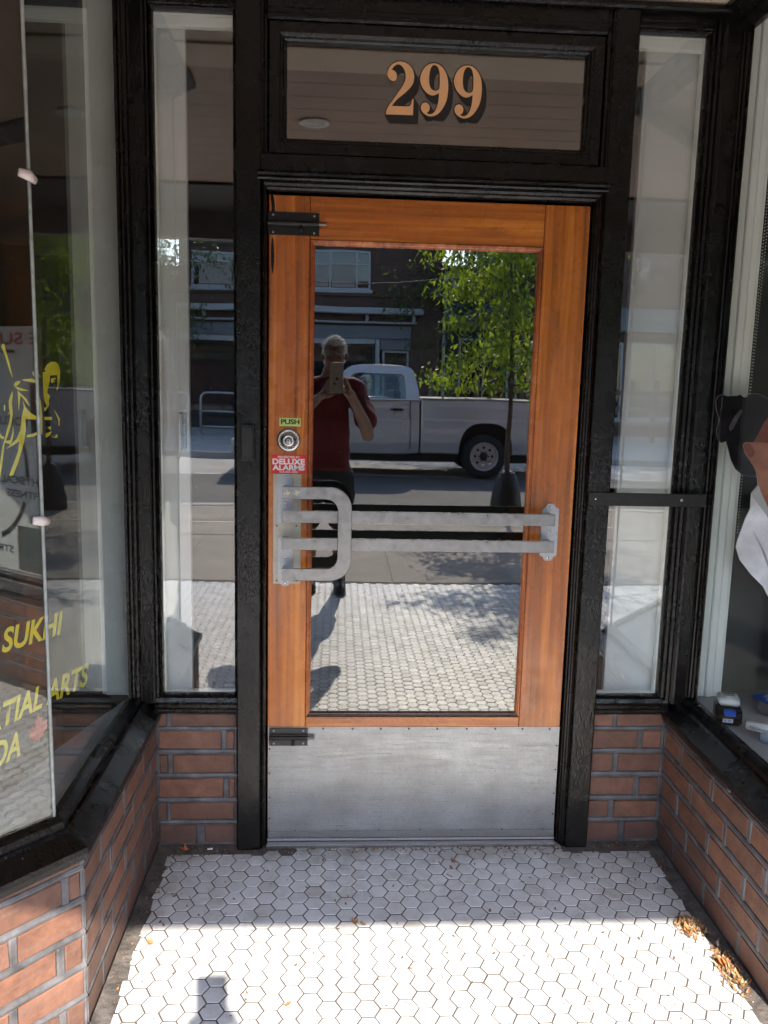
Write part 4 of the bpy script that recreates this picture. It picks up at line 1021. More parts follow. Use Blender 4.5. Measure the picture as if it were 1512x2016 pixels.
# yellow lettering and kick boxer drawing on a clear sheet inside the left window
TH14 = math.radians(14)
def decal_M(off=0.0):
    u = Vector((math.sin(TH14), math.cos(TH14), 0)); n = Vector((math.cos(TH14), -math.sin(TH14), 0)); q = Vector((-0.55, -0.70, 0))+n*off
    return Matrix(((u.x, 0, n.x, q.x), (u.y, 0, n.y, q.y), (0, 1, 0, 0), (0, 0, 0, 1)))
DS = empty('window_sign', (-0.55, -0.70, 0.55), 'clear sign sheet with yellow fighter drawing and yellow italic lettering in the left window', 'sign')
b = box(-0.20, 0.445, 0.50, 1.95, -0.0015, 0.0015); bmesh.ops.transform(b, matrix=decal_M(), verts=b.verts); obj('clear_sheet', b, M['acrylic'], DS)
FIG = [
 [(5, 260), (20, 228), (40, 232), (60, 330), (95, 450), (136, 650), (100, 560), (50, 380), (15, 285)],
 [(148, 740), (165, 700), (215, 682), (226, 690), (215, 720), (180, 750)],
 [(245, 668), (370, 655), (405, 675), (422, 708), (330, 695), (270, 685)],
 [(150, 745), (190, 760), (330, 806), (240, 808), (195, 795)],
 [(195, 803), (240, 850), (300, 905), (342, 1000), (300, 955), (260, 900), (228, 862), (215, 980), (208, 1055), (203, 980)],
 [(132, 808), (137, 850), (125, 960), (136, 1090), (120, 1220), (90, 1320), (60, 1420), (40, 1480), (15, 1730), (-40, 2100), (-60, 2100), (0, 1650), (20, 1500), (50, 1380), (75, 1270), (100, 1180), (108, 1110), (92, 1010), (90, 940), (105, 880)],
 [(35, 980), (50, 985), (48, 1050), (36, 1060)], [(85, 1080), (98, 1078), (93, 1100)],
 [(255, 930), (290, 1010), (350, 1080), (420, 1122), (468, 1120), (466, 1020), (440, 900), (413, 775), (430, 770), (478, 930), (500, 1110), (500, 1350), (475, 1332), (380, 1380), (305, 1385), (310, 1355), (380, 1340), (455, 1305), (465, 1200), (425, 1165), (288, 1157), (292, 1300), (270, 1450), (200, 1700), (140, 1860), (95, 1870), (130, 1760), (200, 1560), (216, 1430), (150, 1480), (60, 1532), (180, 1410), (225, 1300), (240, 1150), (268, 1010)],
 [(60, 1430), (108, 1420), (133, 1330), (140, 1250), (146, 1340), (130, 1430), (110, 1475), (50, 1450)],
 [(530, 545), (560, 485), (620, 448), (680, 450), (720, 490), (742, 560), (740, 650), (725, 740), (700, 805), (692, 800), (705, 720), (702, 612), (602, 620), (598, 680), (578, 770), (566, 830), (604, 872), (584, 930), (592, 962), (588, 990), (540, 1058), (525, 1050), (530, 1018), (562, 1000), (530, 930), (518, 850), (512, 700), (508, 575), (550, 570)],
 [(618, 655), (680, 648), (676, 665), (652, 668), (650, 680), (682, 690), (650, 697), (640, 715), (616, 702)],
 [(660, 1045), (700, 1095), (738, 1150), (735, 1240), (722, 1240), (716, 1160)],
 [(530, 1130), (630, 1130), (630, 1168), (530, 1168)], [(570, 1262), (615, 1245), (615, 1298)],
 [(545, 1345), (580, 1325), (630, 1310), (600, 1360), (550, 1390)],
 [(625, 1368), (680, 1380), (680, 1352), (706, 1350), (705, 1385), (670, 1393)],
 [(375, 565), (390, 580), (395, 632), (380, 610)], [(415, 545), (425, 530), (440, 545)], [(440, 578), (478, 640), (465, 635)], [(410, 918), (430, 945), (432, 975), (416, 960)],
 [(0, 1330), (8, 1370), (35, 1375), (38, 1400), (10, 1410), (-10, 1380)]]
def figmap(a, b): return (0.119+a*3.042e-4-b*1.27e-5, 1.548+a*2.05e-5-b*1.7183e-4-a*b*2.86e-8)
bm = bmesh.new()
for p in FIG:
    b = flat_poly(None, [[figmap(*q) for q in p]], 0.0004); merge(bm, b, decal_M(0.0019))
obj('fighter_drawing', bm, M['yellow'], DS)
def quad_text(txt, bl, tl, br, tr, bold, shear=0.0):
    b = text_fit(txt, 1.0, 1.0, bold=bold, shear=shear)
    for v in b.verts:
        s, t = v.co.x, v.co.y
        lo = Vector(bl)*(1-s)+Vector(br)*s; hi = Vector(tl)*(1-s)+Vector(tr)*s; w = lo*(1-t)+hi*t; v.co = Vector((w.x, w.y, 0))
    return b
for txt, q in (('SUKHI', ((0.070, 0.834), (0.074, 0.890), (0.308, 0.808), (0.312, 0.867))), ('MARTIAL ARTS', ((-0.105, 0.678), (-0.100, 0.736), (0.418, 0.636), (0.424, 0.695))), ('CANADA', ((-0.185, 0.604), (-0.180, 0.663), (0.119, 0.573), (0.124, 0.634)))):
    b = quad_text(txt, *q, 0.028, 0.2); bmesh.ops.transform(b, matrix=decal_M(0.0019), verts=b.verts); obj('lettering', b, M['yellow'], DS, recalc=False)
LEAF = [(0, -1), (0.06, -0.55), (0.45, -0.62), (0.38, -0.45), (0.85, -0.10), (0.72, 0.0), (0.80, 0.30), (0.52, 0.24), (0.45, 0.38), (0.24, 0.12), (0.32, 0.68), (0.17, 0.60), (0, 1.0)]
LEAF = LEAF+[(-x, y) for x, y in LEAF[::-1][1:-1]]
b = flat_poly(None, [[(0.193+x*0.046, 0.606+y*0.040) for x, y in LEAF]], 0.0004); bmesh.ops.transform(b, matrix=decal_M(0.0019), verts=b.verts); obj('maple_leaf', b, M['pink'], DS)

# poster in the angled window on the right (seen mirrored in the left glass)
U2 = Vector((0.67, -0.742, 0)).normalized()
def poster_M(off=0.0):
    n = Vector((0, 0, 1)).cross(U2)*-1; n = U2.cross(Vector((0, 0, 1))); q = Vector((1.357, -0.6815, 0))+n*off
    return Matrix(((U2.x, 0, n.x, q.x), (U2.y, 0, n.y, q.y), (0, 1, 0, 0), (0, 0, 0, 1)))
M['poster'] = simple('poster_paper', (0.66, 0.66, 0.66), 0.5); M['poster_red'] = simple('poster_red_ink', (0.45, 0.03, 0.03), 0.5); M['poster_grey'] = simple('poster_photo', (0.09, 0.11, 0.10), 0.5)
PO = empty('poster', (2.2, -1.6, 0.49), 'white poster with red and black words in the angled right window', 'poster')
b = box(0.70, 1.95, 0.492, 1.655, -0.002, 0.0); bmesh.ops.transform(b, matrix=poster_M(), verts=b.verts); obj('sheet', b, M['poster'], PO)
for txt, a, c, z0, z1, m_ in (('E SUKHI', 0.765, 1.32, 1.572, 1.628, 'poster_red'), ('FOCUS', 0.868, 1.13, 1.200, 1.243, 'ink'), ('PHYSICAL', 0.768, 1.10, 0.921, 0.958, 'ink'), ('FITNESS', 0.800, 1.06, 0.857, 0.893, 'ink'), ('STRENGTH', 1.024, 1.40, 0.576, 0.612, 'ink')):
    b = text_fit(txt, c-a, z1-z0, bold=0.02)
    for v in b.verts: v.co.x += a; v.co.y += z0
    bmesh.ops.transform(b, matrix=poster_M(0.0006), verts=b.verts); obj('lettering', b, M[m_], PO, recalc=False)
for a0, a1 in ((150, 184), (205, 250), (290, 330), (10, 60)):
    o_ = [(1.235+0.362*math.cos(math.radians(a0+(a1-a0)*i/12)), 0.985+0.362*math.sin(math.radians(a0+(a1-a0)*i/12))) for i in range(13)]
    i_ = [(1.235+0.335*math.cos(math.radians(a0+(a1-a0)*i/12)), 0.985+0.335*math.sin(math.radians(a0+(a1-a0)*i/12))) for i in range(13)]
    b = flat_poly(None, [o_+i_[::-1]], 0.0003); bmesh.ops.transform(b, matrix=poster_M(0.0006), verts=b.verts); obj('ring_arc', b, M['ink'], PO)
for q in ((0.95, 1.06, 1.535, 1.548), (0.800, 0.842, 1.17, 1.40)):
    b = box(*q, 0, 0.0003); bmesh.ops.transform(b, matrix=poster_M(0.0006), verts=b.verts); obj('printed_bar', b, M['ink'], PO)
b = box(0.79, 0.985, 0.50, 0.72, 0, 0.0003); bmesh.ops.transform(b, matrix=poster_M(0.0006), verts=b.verts); obj('printed_photo', b, M['poster_grey'], PO)

# cardboard cut-out figure (flat print on board) in the right window: plane turned towards the door
CP0 = Vector((1.350, -0.06, 0)); CD = Vector((0.94, -0.34, 0)).normalized()
def cut_M(off=0.0):
    n = CD.cross(Vector((0, 0, 1))); q = CP0+n*off
    return Matrix(((CD.x, 0, n.x, q.x), (CD.y, 0, n.y, q.y), (0, 1, 0, 0), (0, 0, 0, 1)))
def cz(a, b):       # outline drawing units -> metres across and up the board
    a, b = a/1000, b/1000; w = 1+0.03535*a-0.01739*b
    return ((0.30095*a+0.02658*b-0.09461)/w, (0.05914*a-0.34545*b+1.48679)/w)
M['card_edge'] = simple('cardboard_edge', (0.42, 0.41, 0.40), 0.8); M['print_hair'] = simple('printed_dark_hair', (0.008, 0.0065, 0.0085), 0.8, var=0.9, vscale=30, spec=0.12)
M['print_skin'] = simple('printed_skin', (0.34, 0.135, 0.085), 0.8, var=0.4, vscale=11, spec=0.15); M['print_skin2'] = simple('printed_skin_shade', (0.17, 0.05, 0.035), 0.8, var=0.3, vscale=30, spec=0.15)
M['print_gi'] = simple('printed_white_uniform', (0.74, 0.72, 0.76), 0.7, var=0.22, vscale=16)
M['hair_light'] = simple('printed_hair_sheen', (0.05, 0.045, 0.06), 0.7, var=0.5, vscale=60)
CU = empty('cutout_figure', (1.51, 0.2, 0.5), 'cardboard cut-out of a dark haired athlete in white uniform in the right window', 'cutout')
HAIR = [(135, 230), (150, 190), (190, 168), (240, 185), (330, 180), (355, 170), (385, 195), (410, 195), (435, 165), (500, 160), (570, 185), (640, 230), (760, 330), (840, 470), (860, 600), (720, 640), (560, 600), (500, 610), (470, 640), (480, 700), (490, 830), (500, 905), (430, 905), (370, 890), (310, 840), (270, 760), (240, 640), (225, 590), (185, 605), (150, 570), (142, 500), (165, 400), (165, 380), (140, 310)]
SKIN = [(375, 620), (400, 598), (470, 600), (560, 600), (720, 640), (860, 600), (900, 760), (880, 980), (820, 1120), (720, 1200), (690, 1420), (605, 1290), (540, 1200), (470, 1110), (455, 1060), (515, 985), (505, 900), (480, 830), (430, 750), (395, 700)]
GI = [(455, 1060), (520, 985), (530, 1080), (605, 1290), (690, 1420), (900, 1500), (1100, 1900), (1150, 2600), (1150, 3600), (900, 3600), (900, 2300), (605, 1990), (560, 1900), (450, 1790), (350, 1660), (315, 1545), (330, 1480), (400, 1290), (445, 1200), (448, 1120)]
def cut(name, pts, mat, off, parent, th=0.0005, grow=0.0):
    b = flat_poly(None, [[cz(*p) for p in pts]], th, offset=grow); bmesh.ops.transform(b, matrix=cut_M(off), verts=b.verts); return obj(name, b, M[mat], parent)
for nm, pts in (('board', HAIR), ('board', SKIN), ('board', GI)): cut(nm, pts, 'card_edge', -0.003-0.0005*len(nm)*(pts is SKIN)-0.001*(pts is GI), CU, 0.004, 0.0007)
cut('hair', HAIR, 'print_hair', 0.0000, CU); cut('face_and_neck', SKIN, 'print_skin', 0.0007, CU); cut('uniform', GI, 'print_gi', 0.0014, CU)
cut('hair_sheen', [(250, 460), (300, 370), (360, 300), (375, 320), (330, 400), (290, 480), (262, 500)], 'hair_light', 0.0007, CU); cut('temple', [(470, 600), (520, 520), (560, 430), (640, 330), (760, 340), (860, 480), (860, 600), (720, 640), (560, 600)], 'print_skin2', 0.0010, CU)
cut('ear', [(385, 625), (410, 605), (440, 612), (470, 650), (490, 690), (470, 730), (440, 742), (415, 712), (395, 675)], 'print_skin2', 0.0014, CU)
cut('collar', [(455, 1060), (520, 985), (545, 1060), (605, 1185), (600, 1270), (540, 1190), (470, 1100)], 'card_edge', 0.0021, CU)
for k in range(3):
    cut('sleeve_fold', [(470+k*50, 1400+k*90), (480+k*50, 1410+k*90), (560+k*30, 1560+k*80), (600+k*20, 1700+k*70), (545+k*30, 1570+k*80)], 'lavender', 0.0021, CU)

# bead chain of a blind
CHN = empty('bead_chain', (1.36, -0.1, 1.0), 'white bead chain of a blind hanging in the right window', 'blind chain')
pr = mesh_bm((lambda b: (bmesh.ops.create_icosphere(b, subdivisions=1, radius=0.0021), b)[1])(bmesh.new()), True); pr.materials.append(M['white'])
n = 150; bm = bmesh.new()
for k in range(n):
    z = 2.40-k*(1.40/n); w = 0.0
    link('bead', pr, None, CHN, (1.452+0.002*math.sin(z*3), 0.05, z)) if k < n else None
for k in range(n-6):
    z = 2.40-k*(1.40/n)
    link('bead', pr, None, CHN, (1.470+(0.012*(1-min(1, (k)/110.0)))-max(0, (k-110)/34.0)*0.016, 0.085, z))

# tools on the right shelf
M['tool_black'] = simple('glossy_black_plastic', (0.014, 0.012, 0.012), 0.22); M['tool_blue'] = simple('blue_plastic', (0.02, 0.10, 0.55), 0.3); M['tool_white'] = simple('white_plastic', (0.62, 0.64, 0.64), 0.3, var=0.05, vscale=40); M['pale_blue'] = simple('pale_blue_plastic', (0.45, 0.56, 0.68), 0.3)
BT = empty('battery_pack', (1.362, -0.17, 0.486), 'black battery pack with blue latch and white cap on the right shelf', 'battery')
BT.rotation_euler.z = math.radians(-16)
def loc_obj(name, bm, mat, parent, smooth=False):
    o = link(name, mesh_bm(bm, smooth), M[mat]); o.parent = parent; return o
def prism(prof, x0, x1, bev=0.0):
    bm = bmesh.new(); a = [bm.verts.new((x0, y, z)) for y, z in prof]; b = [bm.verts.new((x1, y, z)) for y, z in prof]
    bm.faces.new(a); bm.faces.new(b[::-1])
    for i in range(len(prof)):
        j = (i+1) % len(prof); bm.faces.new((a[i], a[j], b[j], b[i]))
    bmesh.ops.recalc_face_normals(bm, faces=bm.faces)
    if bev: bmesh.ops.bevel(bm, geom=list(bm.edges), offset=bev, segments=2, affect='EDGES')
    return bm
loc_obj('pack', prism([(-0.045, 0.0), (0.045, 0.0), (0.045, 0.040), (0.038, 0.050), (-0.032, 0.050), (-0.045, 0.032)], -0.034, 0.034, 0.006), 'tool_black', BT, True)
loc_obj('latch', box(-0.017, 0.015, -0.047, -0.030, 0.029, 0.046, bev=0.003), 'tool_blue', BT)
loc_obj('cap', prism([(-0.024, 0.051), (0.042, 0.051), (0.044, 0.062), (0.036, 0.074), (-0.010, 0.076), (-0.024, 0.064)], -0.028, 0.028, 0.004), 'tool_white', BT, True)
for yy in (0.0, 0.018): loc_obj('cap_slot', box(-0.018, 0.018, yy, yy+0.003, 0.0752, 0.0762), 'tool_black', BT)
lb = loc_obj('badge', box(-0.020, 0.008, -0.0462, -0.0452, 0.010, 0.021), 'ink_white', BT)
lb2 = bmesh.new(); t = text_fit('E-O', 0.020, 0.007, bold=0.03); bmesh.ops.transform(t, matrix=Matrix.Translation((-0.016, -0.0465, 0.012)) @ FRONT, verts=t.verts)
o = link('badge_mark', mesh_bm(t, recalc=False), M['tool_blue']); o.parent = lb
BX = empty('plastic_clip_box', (1.425, -0.335, 0.486), 'open white plastic tool clip with pale blue tray lying on the right shelf', 'tool'); BX.rotation_euler.z = math.radians(-38)
loc_obj('tray', prism([(-0.02, 0.0), (0.03, 0.0), (0.034, 0.030), (-0.026, 0.030)], -0.04, 0.07, 0.004), 'pale_blue', BX, True)
loc_obj('lid', prism([(-0.030, 0.032), (0.004, 0.032), (0.004, 0.040), (-0.012, 0.058), (-0.030, 0.052)], -0.078, 0.014, 0.003), 'tool_white', BX, True)
t = text_fit('TRONAIR', 0.055, 0.008, bold=0.01)
loc_obj('tool_insert', box(0.018, 0.066, -0.016, 0.024, 0.0302, 0.040, bev=0.003), 'cream_plate', BX)
bmesh.ops.transform(t, matrix=Matrix.Translation((-0.068, -0.0306, 0.038)) @ FRONT, verts=t.verts); o = link('lettering', mesh_bm(t, recalc=False), M['ink']); o.parent = BX
BC = empty('tool_case', (1.60, -0.20, 0.486), 'white case with a blue rim at the right edge of the shelf', 'case'); BC.rotation_euler.z = math.radians(20)
loc_obj('shell', prism([(-0.13, 0.0), (0.13, 0.0), (0.12, 0.05), (0.05, 0.10), (-0.05, 0.10), (-0.115, 0.05)], -0.09, 0.16, 0.014), 'tool_white', BC, True)
loc_obj('rim', prism([(-0.136, 0.045), (0.136, 0.045), (0.134, 0.054), (-0.134, 0.054)], -0.096, 0.166, 0.003), 'tool_blue', BC, True)

# ------------------------------------------------------------------ LITTER ON THE TILES
M['leaf_dry'] = simple('dry_leaf', (0.30, 0.14, 0.055), 0.7, var=0.4, vscale=60); M['leaf_brown'] = simple('brown_leaf', (0.13, 0.07, 0.035), 0.8, var=0.4, vscale=60); M['leaf_straw'] = simple('straw_leaf', (0.36, 0.25, 0.13), 0.7, var=0.4, vscale=60); M['leaf_orange'] = simple('orange_leaf', (0.55, 0.17, 0.05), 0.6, var=0.3, vscale=60)
M['butt'] = simple('paper_scrap', (0.70, 0.68, 0.64), 0.7)
def dry_leaf(bm, x, y, z, L, a, curl):
    ca, sa = math.cos(a), math.sin(a); prev = None; W = L*0.26
    for i in range(5):
        t = i/4; w = W*math.sin(PI*min(0.98, max(0.03, t)))**0.8; h = curl*L*(t-0.4)**2*1.6
        ring = []
        for s, hh in ((-1, 0.35), (0, 0.0), (1, 0.35)):
            lx, ly = (t-0.5)*L, s*w
            ring.append(bm.verts.new((x+lx*ca-ly*sa, y+lx*sa+ly*ca, z+0.001+h+hh*w*abs(s)*(0.6+curl*0.4))))
        if prev:
            for k in range(2): bm.faces.new((prev[k], prev[k+1], ring[k+1], ring[k]))
        prev = ring
singles = [(0.268, -0.393, 0.022, 'leaf_dry', 'curled orange leaf in the middle of the tiles at the shadow edge'), (0.292, -0.400, 0.018, 'leaf_dry', 'small curled leaf touching the orange leaf at the shadow edge'),
 (0.575, -0.108, 0.022, 'leaf_brown', 'brown leaf on the shaded tiles below the middle of the door'), (0.565, -0.140, 0.018, 'leaf_dry', 'tan leaf scrap just in front of the brown leaf below the door'),
 (0.645, -0.350, 0.014, 'leaf_brown', 'dark curled leaf on the shaded tiles right of centre'), (-0.235, -0.265, 0.018, 'leaf_dry', 'small tan leaf beside the left side wall in shade'),
 (-0.262, -0.465, 0.024, 'leaf_orange', 'bright orange leaf against the left side wall in the sun'), (-0.250, -0.03, 0.030, 'leaf_orange', 'reddish leaf in the back left corner'),
 (1.165, -0.445, 0.030, 'leaf_orange', 'orange leaf on the litter at the right wall, nearer the door'), (1.205, -0.585, 0.045, 'leaf_orange', 'large orange leaf on the litter at the right wall, nearer the camera'),
 (1.145, -0.420, 0.022, 'leaf_straw', 'straw coloured leaf at the inner end of the right litter heap'), (0.105, -0.69, 0.020, 'leaf_dry', 'narrow tan leaf on the sunlit tiles near the bottom edge'),
 (0.83, -0.345, 0.010, 'leaf_brown', 'tiny dark leaf on the shaded tiles near the right'), (0.98, -0.20, 0.010, 'leaf_brown', 'tiny brown leaf on shaded tiles in front of the right post'), (0.335, -0.035, 0.016, 'leaf_dry', 'small leaf caught at the threshold')]
for x, y, L, m_, lab in singles:
    bm = bmesh.new(); dry_leaf(bm, x, y, 0.001, L, random.uniform(0, PI), random.uniform(0.3, 1.1))
    if L > 0.02: dry_leaf(bm, x+0.005, y-0.003, 0.003, L*0.7, random.uniform(0, PI), 1.2)
    tag(obj('dry_leaf', bm, M[m_], smooth=False), lab, 'leaf', 'dry leaves on the tiles')
def litter(cx, cy_, rx, ry, n, lab, rot=0.0):
    r = empty('litter_heap', (cx, cy_, 0), lab, 'leaf litter')
    for m_ in ('leaf_straw', 'leaf_dry', 'leaf_brown'):
        bm = bmesh.new()
        for k in range(n):
            a = random.uniform(0, 2*PI); q = random.random()**0.85; dx, dy = rx*q*math.cos(a), ry*q*math.sin(a)
            x = cx+dx*math.cos(rot)-dy*math.sin(rot); y = cy_+dx*math.sin(rot)+dy*math.cos(rot)
            x = min(x, 1.238)
            dry_leaf(bm, x, y, random.uniform(0, 0.009)*max(0, 1-1.3*q), random.uniform(0.006, 0.018), random.uniform(0, PI), random.uniform(0, 1.5))
        o = obj('leaf_scraps', bm, M[m_], r); o['kind'] = 'stuff'
litter(1.180, -0.430, 0.038, 0.050, 55, 'small heap of dry leaf scraps at the right wall by the shadow edge')
litter(1.214, -0.600, 0.030, 0.100, 95, 'long heap of dry leaf scraps along the right wall in the sun', -0.05)
r = empty('grit', (0.46, -0.05, 0), 'crumbs of dirt and leaf scraps scattered along the walls and threshold', 'grit')
for m_, cnt in (('leaf_brown', 620), ('leaf_dry', 220), ('butt', 36)):
    bm = bmesh.new()
    for k in range(cnt):
        z_ = random.random()
        if z_ < 0.45: x, y = random.uniform(XL+0.01, XR-0.01), -abs(random.gauss(0.030, 0.016))
        elif z_ < 0.62: x, y = XL+abs(random.gauss(0.02, 0.015)), random.uniform(-0.7, 0)
        elif z_ < 0.80: x, y = XR-abs(random.gauss(0.02, 0.02)), random.uniform(-0.75, 0)
        else: x, y = random.uniform(XL+0.05, XR-0.05), random.uniform(-0.8, -0.02)
        dry_leaf(bm, x, y, 0.0005, random.uniform(0.003, 0.012)*(0.5 if m_ == 'butt' else 1), random.uniform(0, PI), random.uniform(0, 1))
    o = obj('crumbs', bm, M[m_], r); o['kind'] = 'stuff'
for x0, y0, a, lab in ((-0.172, -0.030, 0.15, 'white cigarette end on the cement below the left narrow window'), (1.225, -0.500, 1.2, 'white paper scrap beside the right side wall')):
    bm = bmesh.new(); add_cyl(bm, (x0-0.008*math.cos(a), y0-0.008*math.sin(a), 0.0045), (x0+0.008*math.cos(a), y0+0.008*math.sin(a), 0.0045), 0.0028, n=10); tag(obj('cigarette_end', bm, M['butt'], smooth=False), lab, 'litter')

# ------------------------------------------------------------------ THE PHOTOGRAPHER (seen mirrored in the door)
def remesh(bm, voxel, smooth_it=4, disp=None):
    me = mesh_bm(bm); o = bpy.data.objects.new('t', me); COL.objects.link(o)
    md = o.modifiers.new('r', 'REMESH'); md.mode = 'VOXEL'; md.voxel_size = voxel
    ms = o.modifiers.new('s', 'SMOOTH'); ms.iterations = smooth_it; ms.factor = 0.5
    out = bpy.data.meshes.new_from_object(o.evaluated_get(bpy.context.evaluated_depsgraph_get()))
    bpy.data.objects.remove(o); bpy.data.meshes.remove(me)
    if disp:
        for v in out.vertices: v.co = disp(v.co.copy(), v.normal)
    for p in out.polygons: p.use_smooth = True
    return out
def limb(bm, pts, rs, n=14, sq=(1, 1)):
    # tube with rounded ends
    P = [Vector(p) for p in pts]; d0 = (P[0]-P[1]).normalized(); d1 = (P[-1]-P[-2]).normalized()
    PP = [P[0]+d0*rs[0]*0.85, P[0]+d0*rs[0]*0.5]+P+[P[-1]+d1*rs[-1]*0.5, P[-1]+d1*rs[-1]*0.85]
    RR = [rs[0]*0.4, rs[0]*0.82]+list(rs)+[rs[-1]*0.82, rs[-1]*0.4]
    add_tube(bm, PP, RR, n=n, sq=sq)
def ell(bm, c, r, sub=3, M_=None):
    b = bmesh.new(); bmesh.ops.create_icosphere(b, subdivisions=sub, radius=1)
    for v in b.verts: v.co = Vector((v.co.x*r[0], v.co.y*r[1], v.co.z*r[2]))
    merge(bm, b, Matrix.Translation(c) @ (M_ if M_ else Matrix.Identity(4)))
M['skin'] = simple('skin', (0.27, 0.14, 0.095), 0.5, var=0.12, vscale=20); M['shirt'] = simple('dark_red_tshirt', (0.15, 0.008, 0.016), 0.85, var=0.15, vscale=14, bmp=0.3, bscale=18, bdist=0.01); M['shorts'] = simple('black_shorts', (0.014, 0.014, 0.016), 0.9, bmp=0.4, bscale=16, bdist=0.01)
M['hair'] = simple('white_hair', (0.85, 0.83, 0.80), 0.6, var=0.25, vscale=90, bmp=0.8, bscale=160, bdist=0.004); M['shoe'] = simple('black_shoe', (0.016, 0.016, 0.017), 0.5, var=0.3, vscale=40); M['sole'] = simple('shoe_sole', (0.10, 0.10, 0.10), 0.7); M['phonebody'] = simple('pale_phone_case', (0.50, 0.47, 0.42), 0.4)
HC = Vector((0.178, -3.04, 1.605))
PE = empty('person', (0.12, -3.15, 0.0), 'white haired person in dark red t-shirt and black shorts holding up a phone', 'person')
bm = bmesh.new()
ell(bm, HC+Vector((0, -0.010, 0.018)), (0.074, 0.094, 0.088)); ell(bm, HC+Vector((0, 0.028, -0.045)), (0.056, 0.062, 0.068))
ell(bm, HC+Vector((0, 0.062, -0.088)), (0.026, 0.024, 0.024)); limb(bm, [HC+Vector((0, 0.080, 0.012)), HC+Vector((0, 0.100, -0.030))], [0.008, 0.013], 8)
ell(bm, HC+Vector((0, 0.078, -0.062)), (0.024, 0.014, 0.010), 2); ell(bm, HC+Vector((0, 0.082, 0.022)), (0.046, 0.012, 0.010), 2)
for s in (-1, 1):
    ell(bm, HC+Vector((s*0.078, -0.008, -0.012)), (0.010, 0.020, 0.032), 2); ell(bm, HC+Vector((s*0.036, 0.062, -0.030)), (0.022, 0.022, 0.022), 2)
limb(bm, [(0.172, -3.065, 1.54), (0.150, -3.09, 1.46), (0.13, -3.10, 1.40)], [0.056, 0.058, 0.075])
# trunk
limb(bm, [(0.12, -3.13, 0.90), (0.12, -3.11, 1.05), (0.12, -3.10, 1.22), (0.125, -3.10, 1.36)], [0.125, 0.118, 0.130, 0.110], 20, (1.25, 0.85))
limb(bm, [(-0.06, -3.10, 1.395), (0.30, -3.10, 1.395)], [0.062, 0.062])
ARMS = {'r': [(0.315, -3.10, 1.385), (0.375, -3.02, 1.24), (0.402, -2.93, 1.095), (0.370, -2.80, 1.18), (0.318, -2.655, 1.285), (0.292, -2.585, 1.335)],
        'l': [(-0.075, -3.10, 1.385), (-0.115, -3.02, 1.24), (-0.115, -2.94, 1.110), (-0.050, -2.83, 1.180), (0.045, -2.68, 1.290), (0.085, -2.60, 1.335)]}
for k_, P_ in ARMS.items(): limb(bm, P_, [0.056, 0.048, 0.040, 0.041, 0.030, 0.027], 14)
# hands: palm, four fingers and a thumb each
def hand(bm, wr, palm, fingers, thumb):
    limb(bm, [wr, palm], [0.026, 0.033], 12, (1.15, 0.62))
    for f in fingers: limb(bm, f, [0.0092, 0.0086, 0.0078, 0.0068][:len(f)], 10)
    limb(bm, thumb, [0.0125, 0.0108, 0.0092][:len(thumb)], 10)
pr_ = Vector((0.268, -2.535, 1.375)); pl_ = Vector((0.128, -2.545, 1.365))
hand(bm, ARMS['r'][-1], pr_, [[pr_+Vector((0.004, 0.006, 0.030)), Vector((0.262, -2.505, 1.430)), Vector((0.246, -2.484, 1.452)), Vector((0.232, -2.484, 1.462))],
  [pr_+Vector((0.004, 0.014, 0.014)), Vector((0.268, -2.498, 1.408)), Vector((0.250, -2.484, 1.430)), Vector((0.234, -2.486, 1.440))],
  [pr_+Vector((0.002, 0.018, -0.002)), Vector((0.268, -2.498, 1.386)), Vector((0.250, -2.486, 1.402)), Vector((0.234, -2.490, 1.410))],
  [pr_+Vector((-0.002, 0.018, -0.018)), Vector((0.262, -2.500, 1.366)), Vector((0.246, -2.490, 1.374)), Vector((0.234, -2.492, 1.378))]],
  [pr_+Vector((-0.020, -0.012, 0.014)), Vector((0.236, -2.520, 1.412)), Vector((0.222, -2.498, 1.432))])
hand(bm, ARMS['l'][-1], pl_, [[pl_+Vector((0.012, 0.018, 0.026)), Vector((0.150, -2.500, 1.416)), Vector((0.164, -2.488, 1.436)), Vector((0.176, -2.488, 1.446))],
  [pl_+Vector((0.016, 0.018, 0.012)), Vector((0.158, -2.500, 1.396)), Vector((0.174, -2.488, 1.414)), Vector((0.190, -2.488, 1.424))],
  [pl_+Vector((0.018, 0.018, -0.004)), Vector((0.162, -2.498, 1.374)), Vector((0.180, -2.488, 1.390)), Vector((0.196, -2.488, 1.398))],
  [pl_+Vector((0.016, 0.016, -0.020)), Vector((0.160, -2.500, 1.354)), Vector((0.178, -2.490, 1.362)), Vector((0.192, -2.490, 1.366))]],
  [pl_+Vector((-0.008, -0.010, 0.022)), Vector((0.136, -2.515, 1.415)), Vector((0.156, -2.496, 1.450))])
for x, yf, kn in ((0.225, -3.17, -3.10), (0.015, -3.22, -3.14)):
    limb(bm, [(x-0.02*(1 if x > 0.1 else -1), -3.13, 0.88), (x, kn-0.02, 0.66), (x+0.005, kn, 0.47), (x+0.008, kn-0.055, 0.32), (x+0.008, yf-0.05, 0.09)], [0.088, 0.072, 0.053, 0.054, 0.034])
    limb(bm, [(x+0.008, yf-0.07, 0.055), (x+0.012, yf+0.09, 0.035)], [0.034, 0.030])
link('body', remesh(bm, 0.0052, 3), M['skin'], PE)
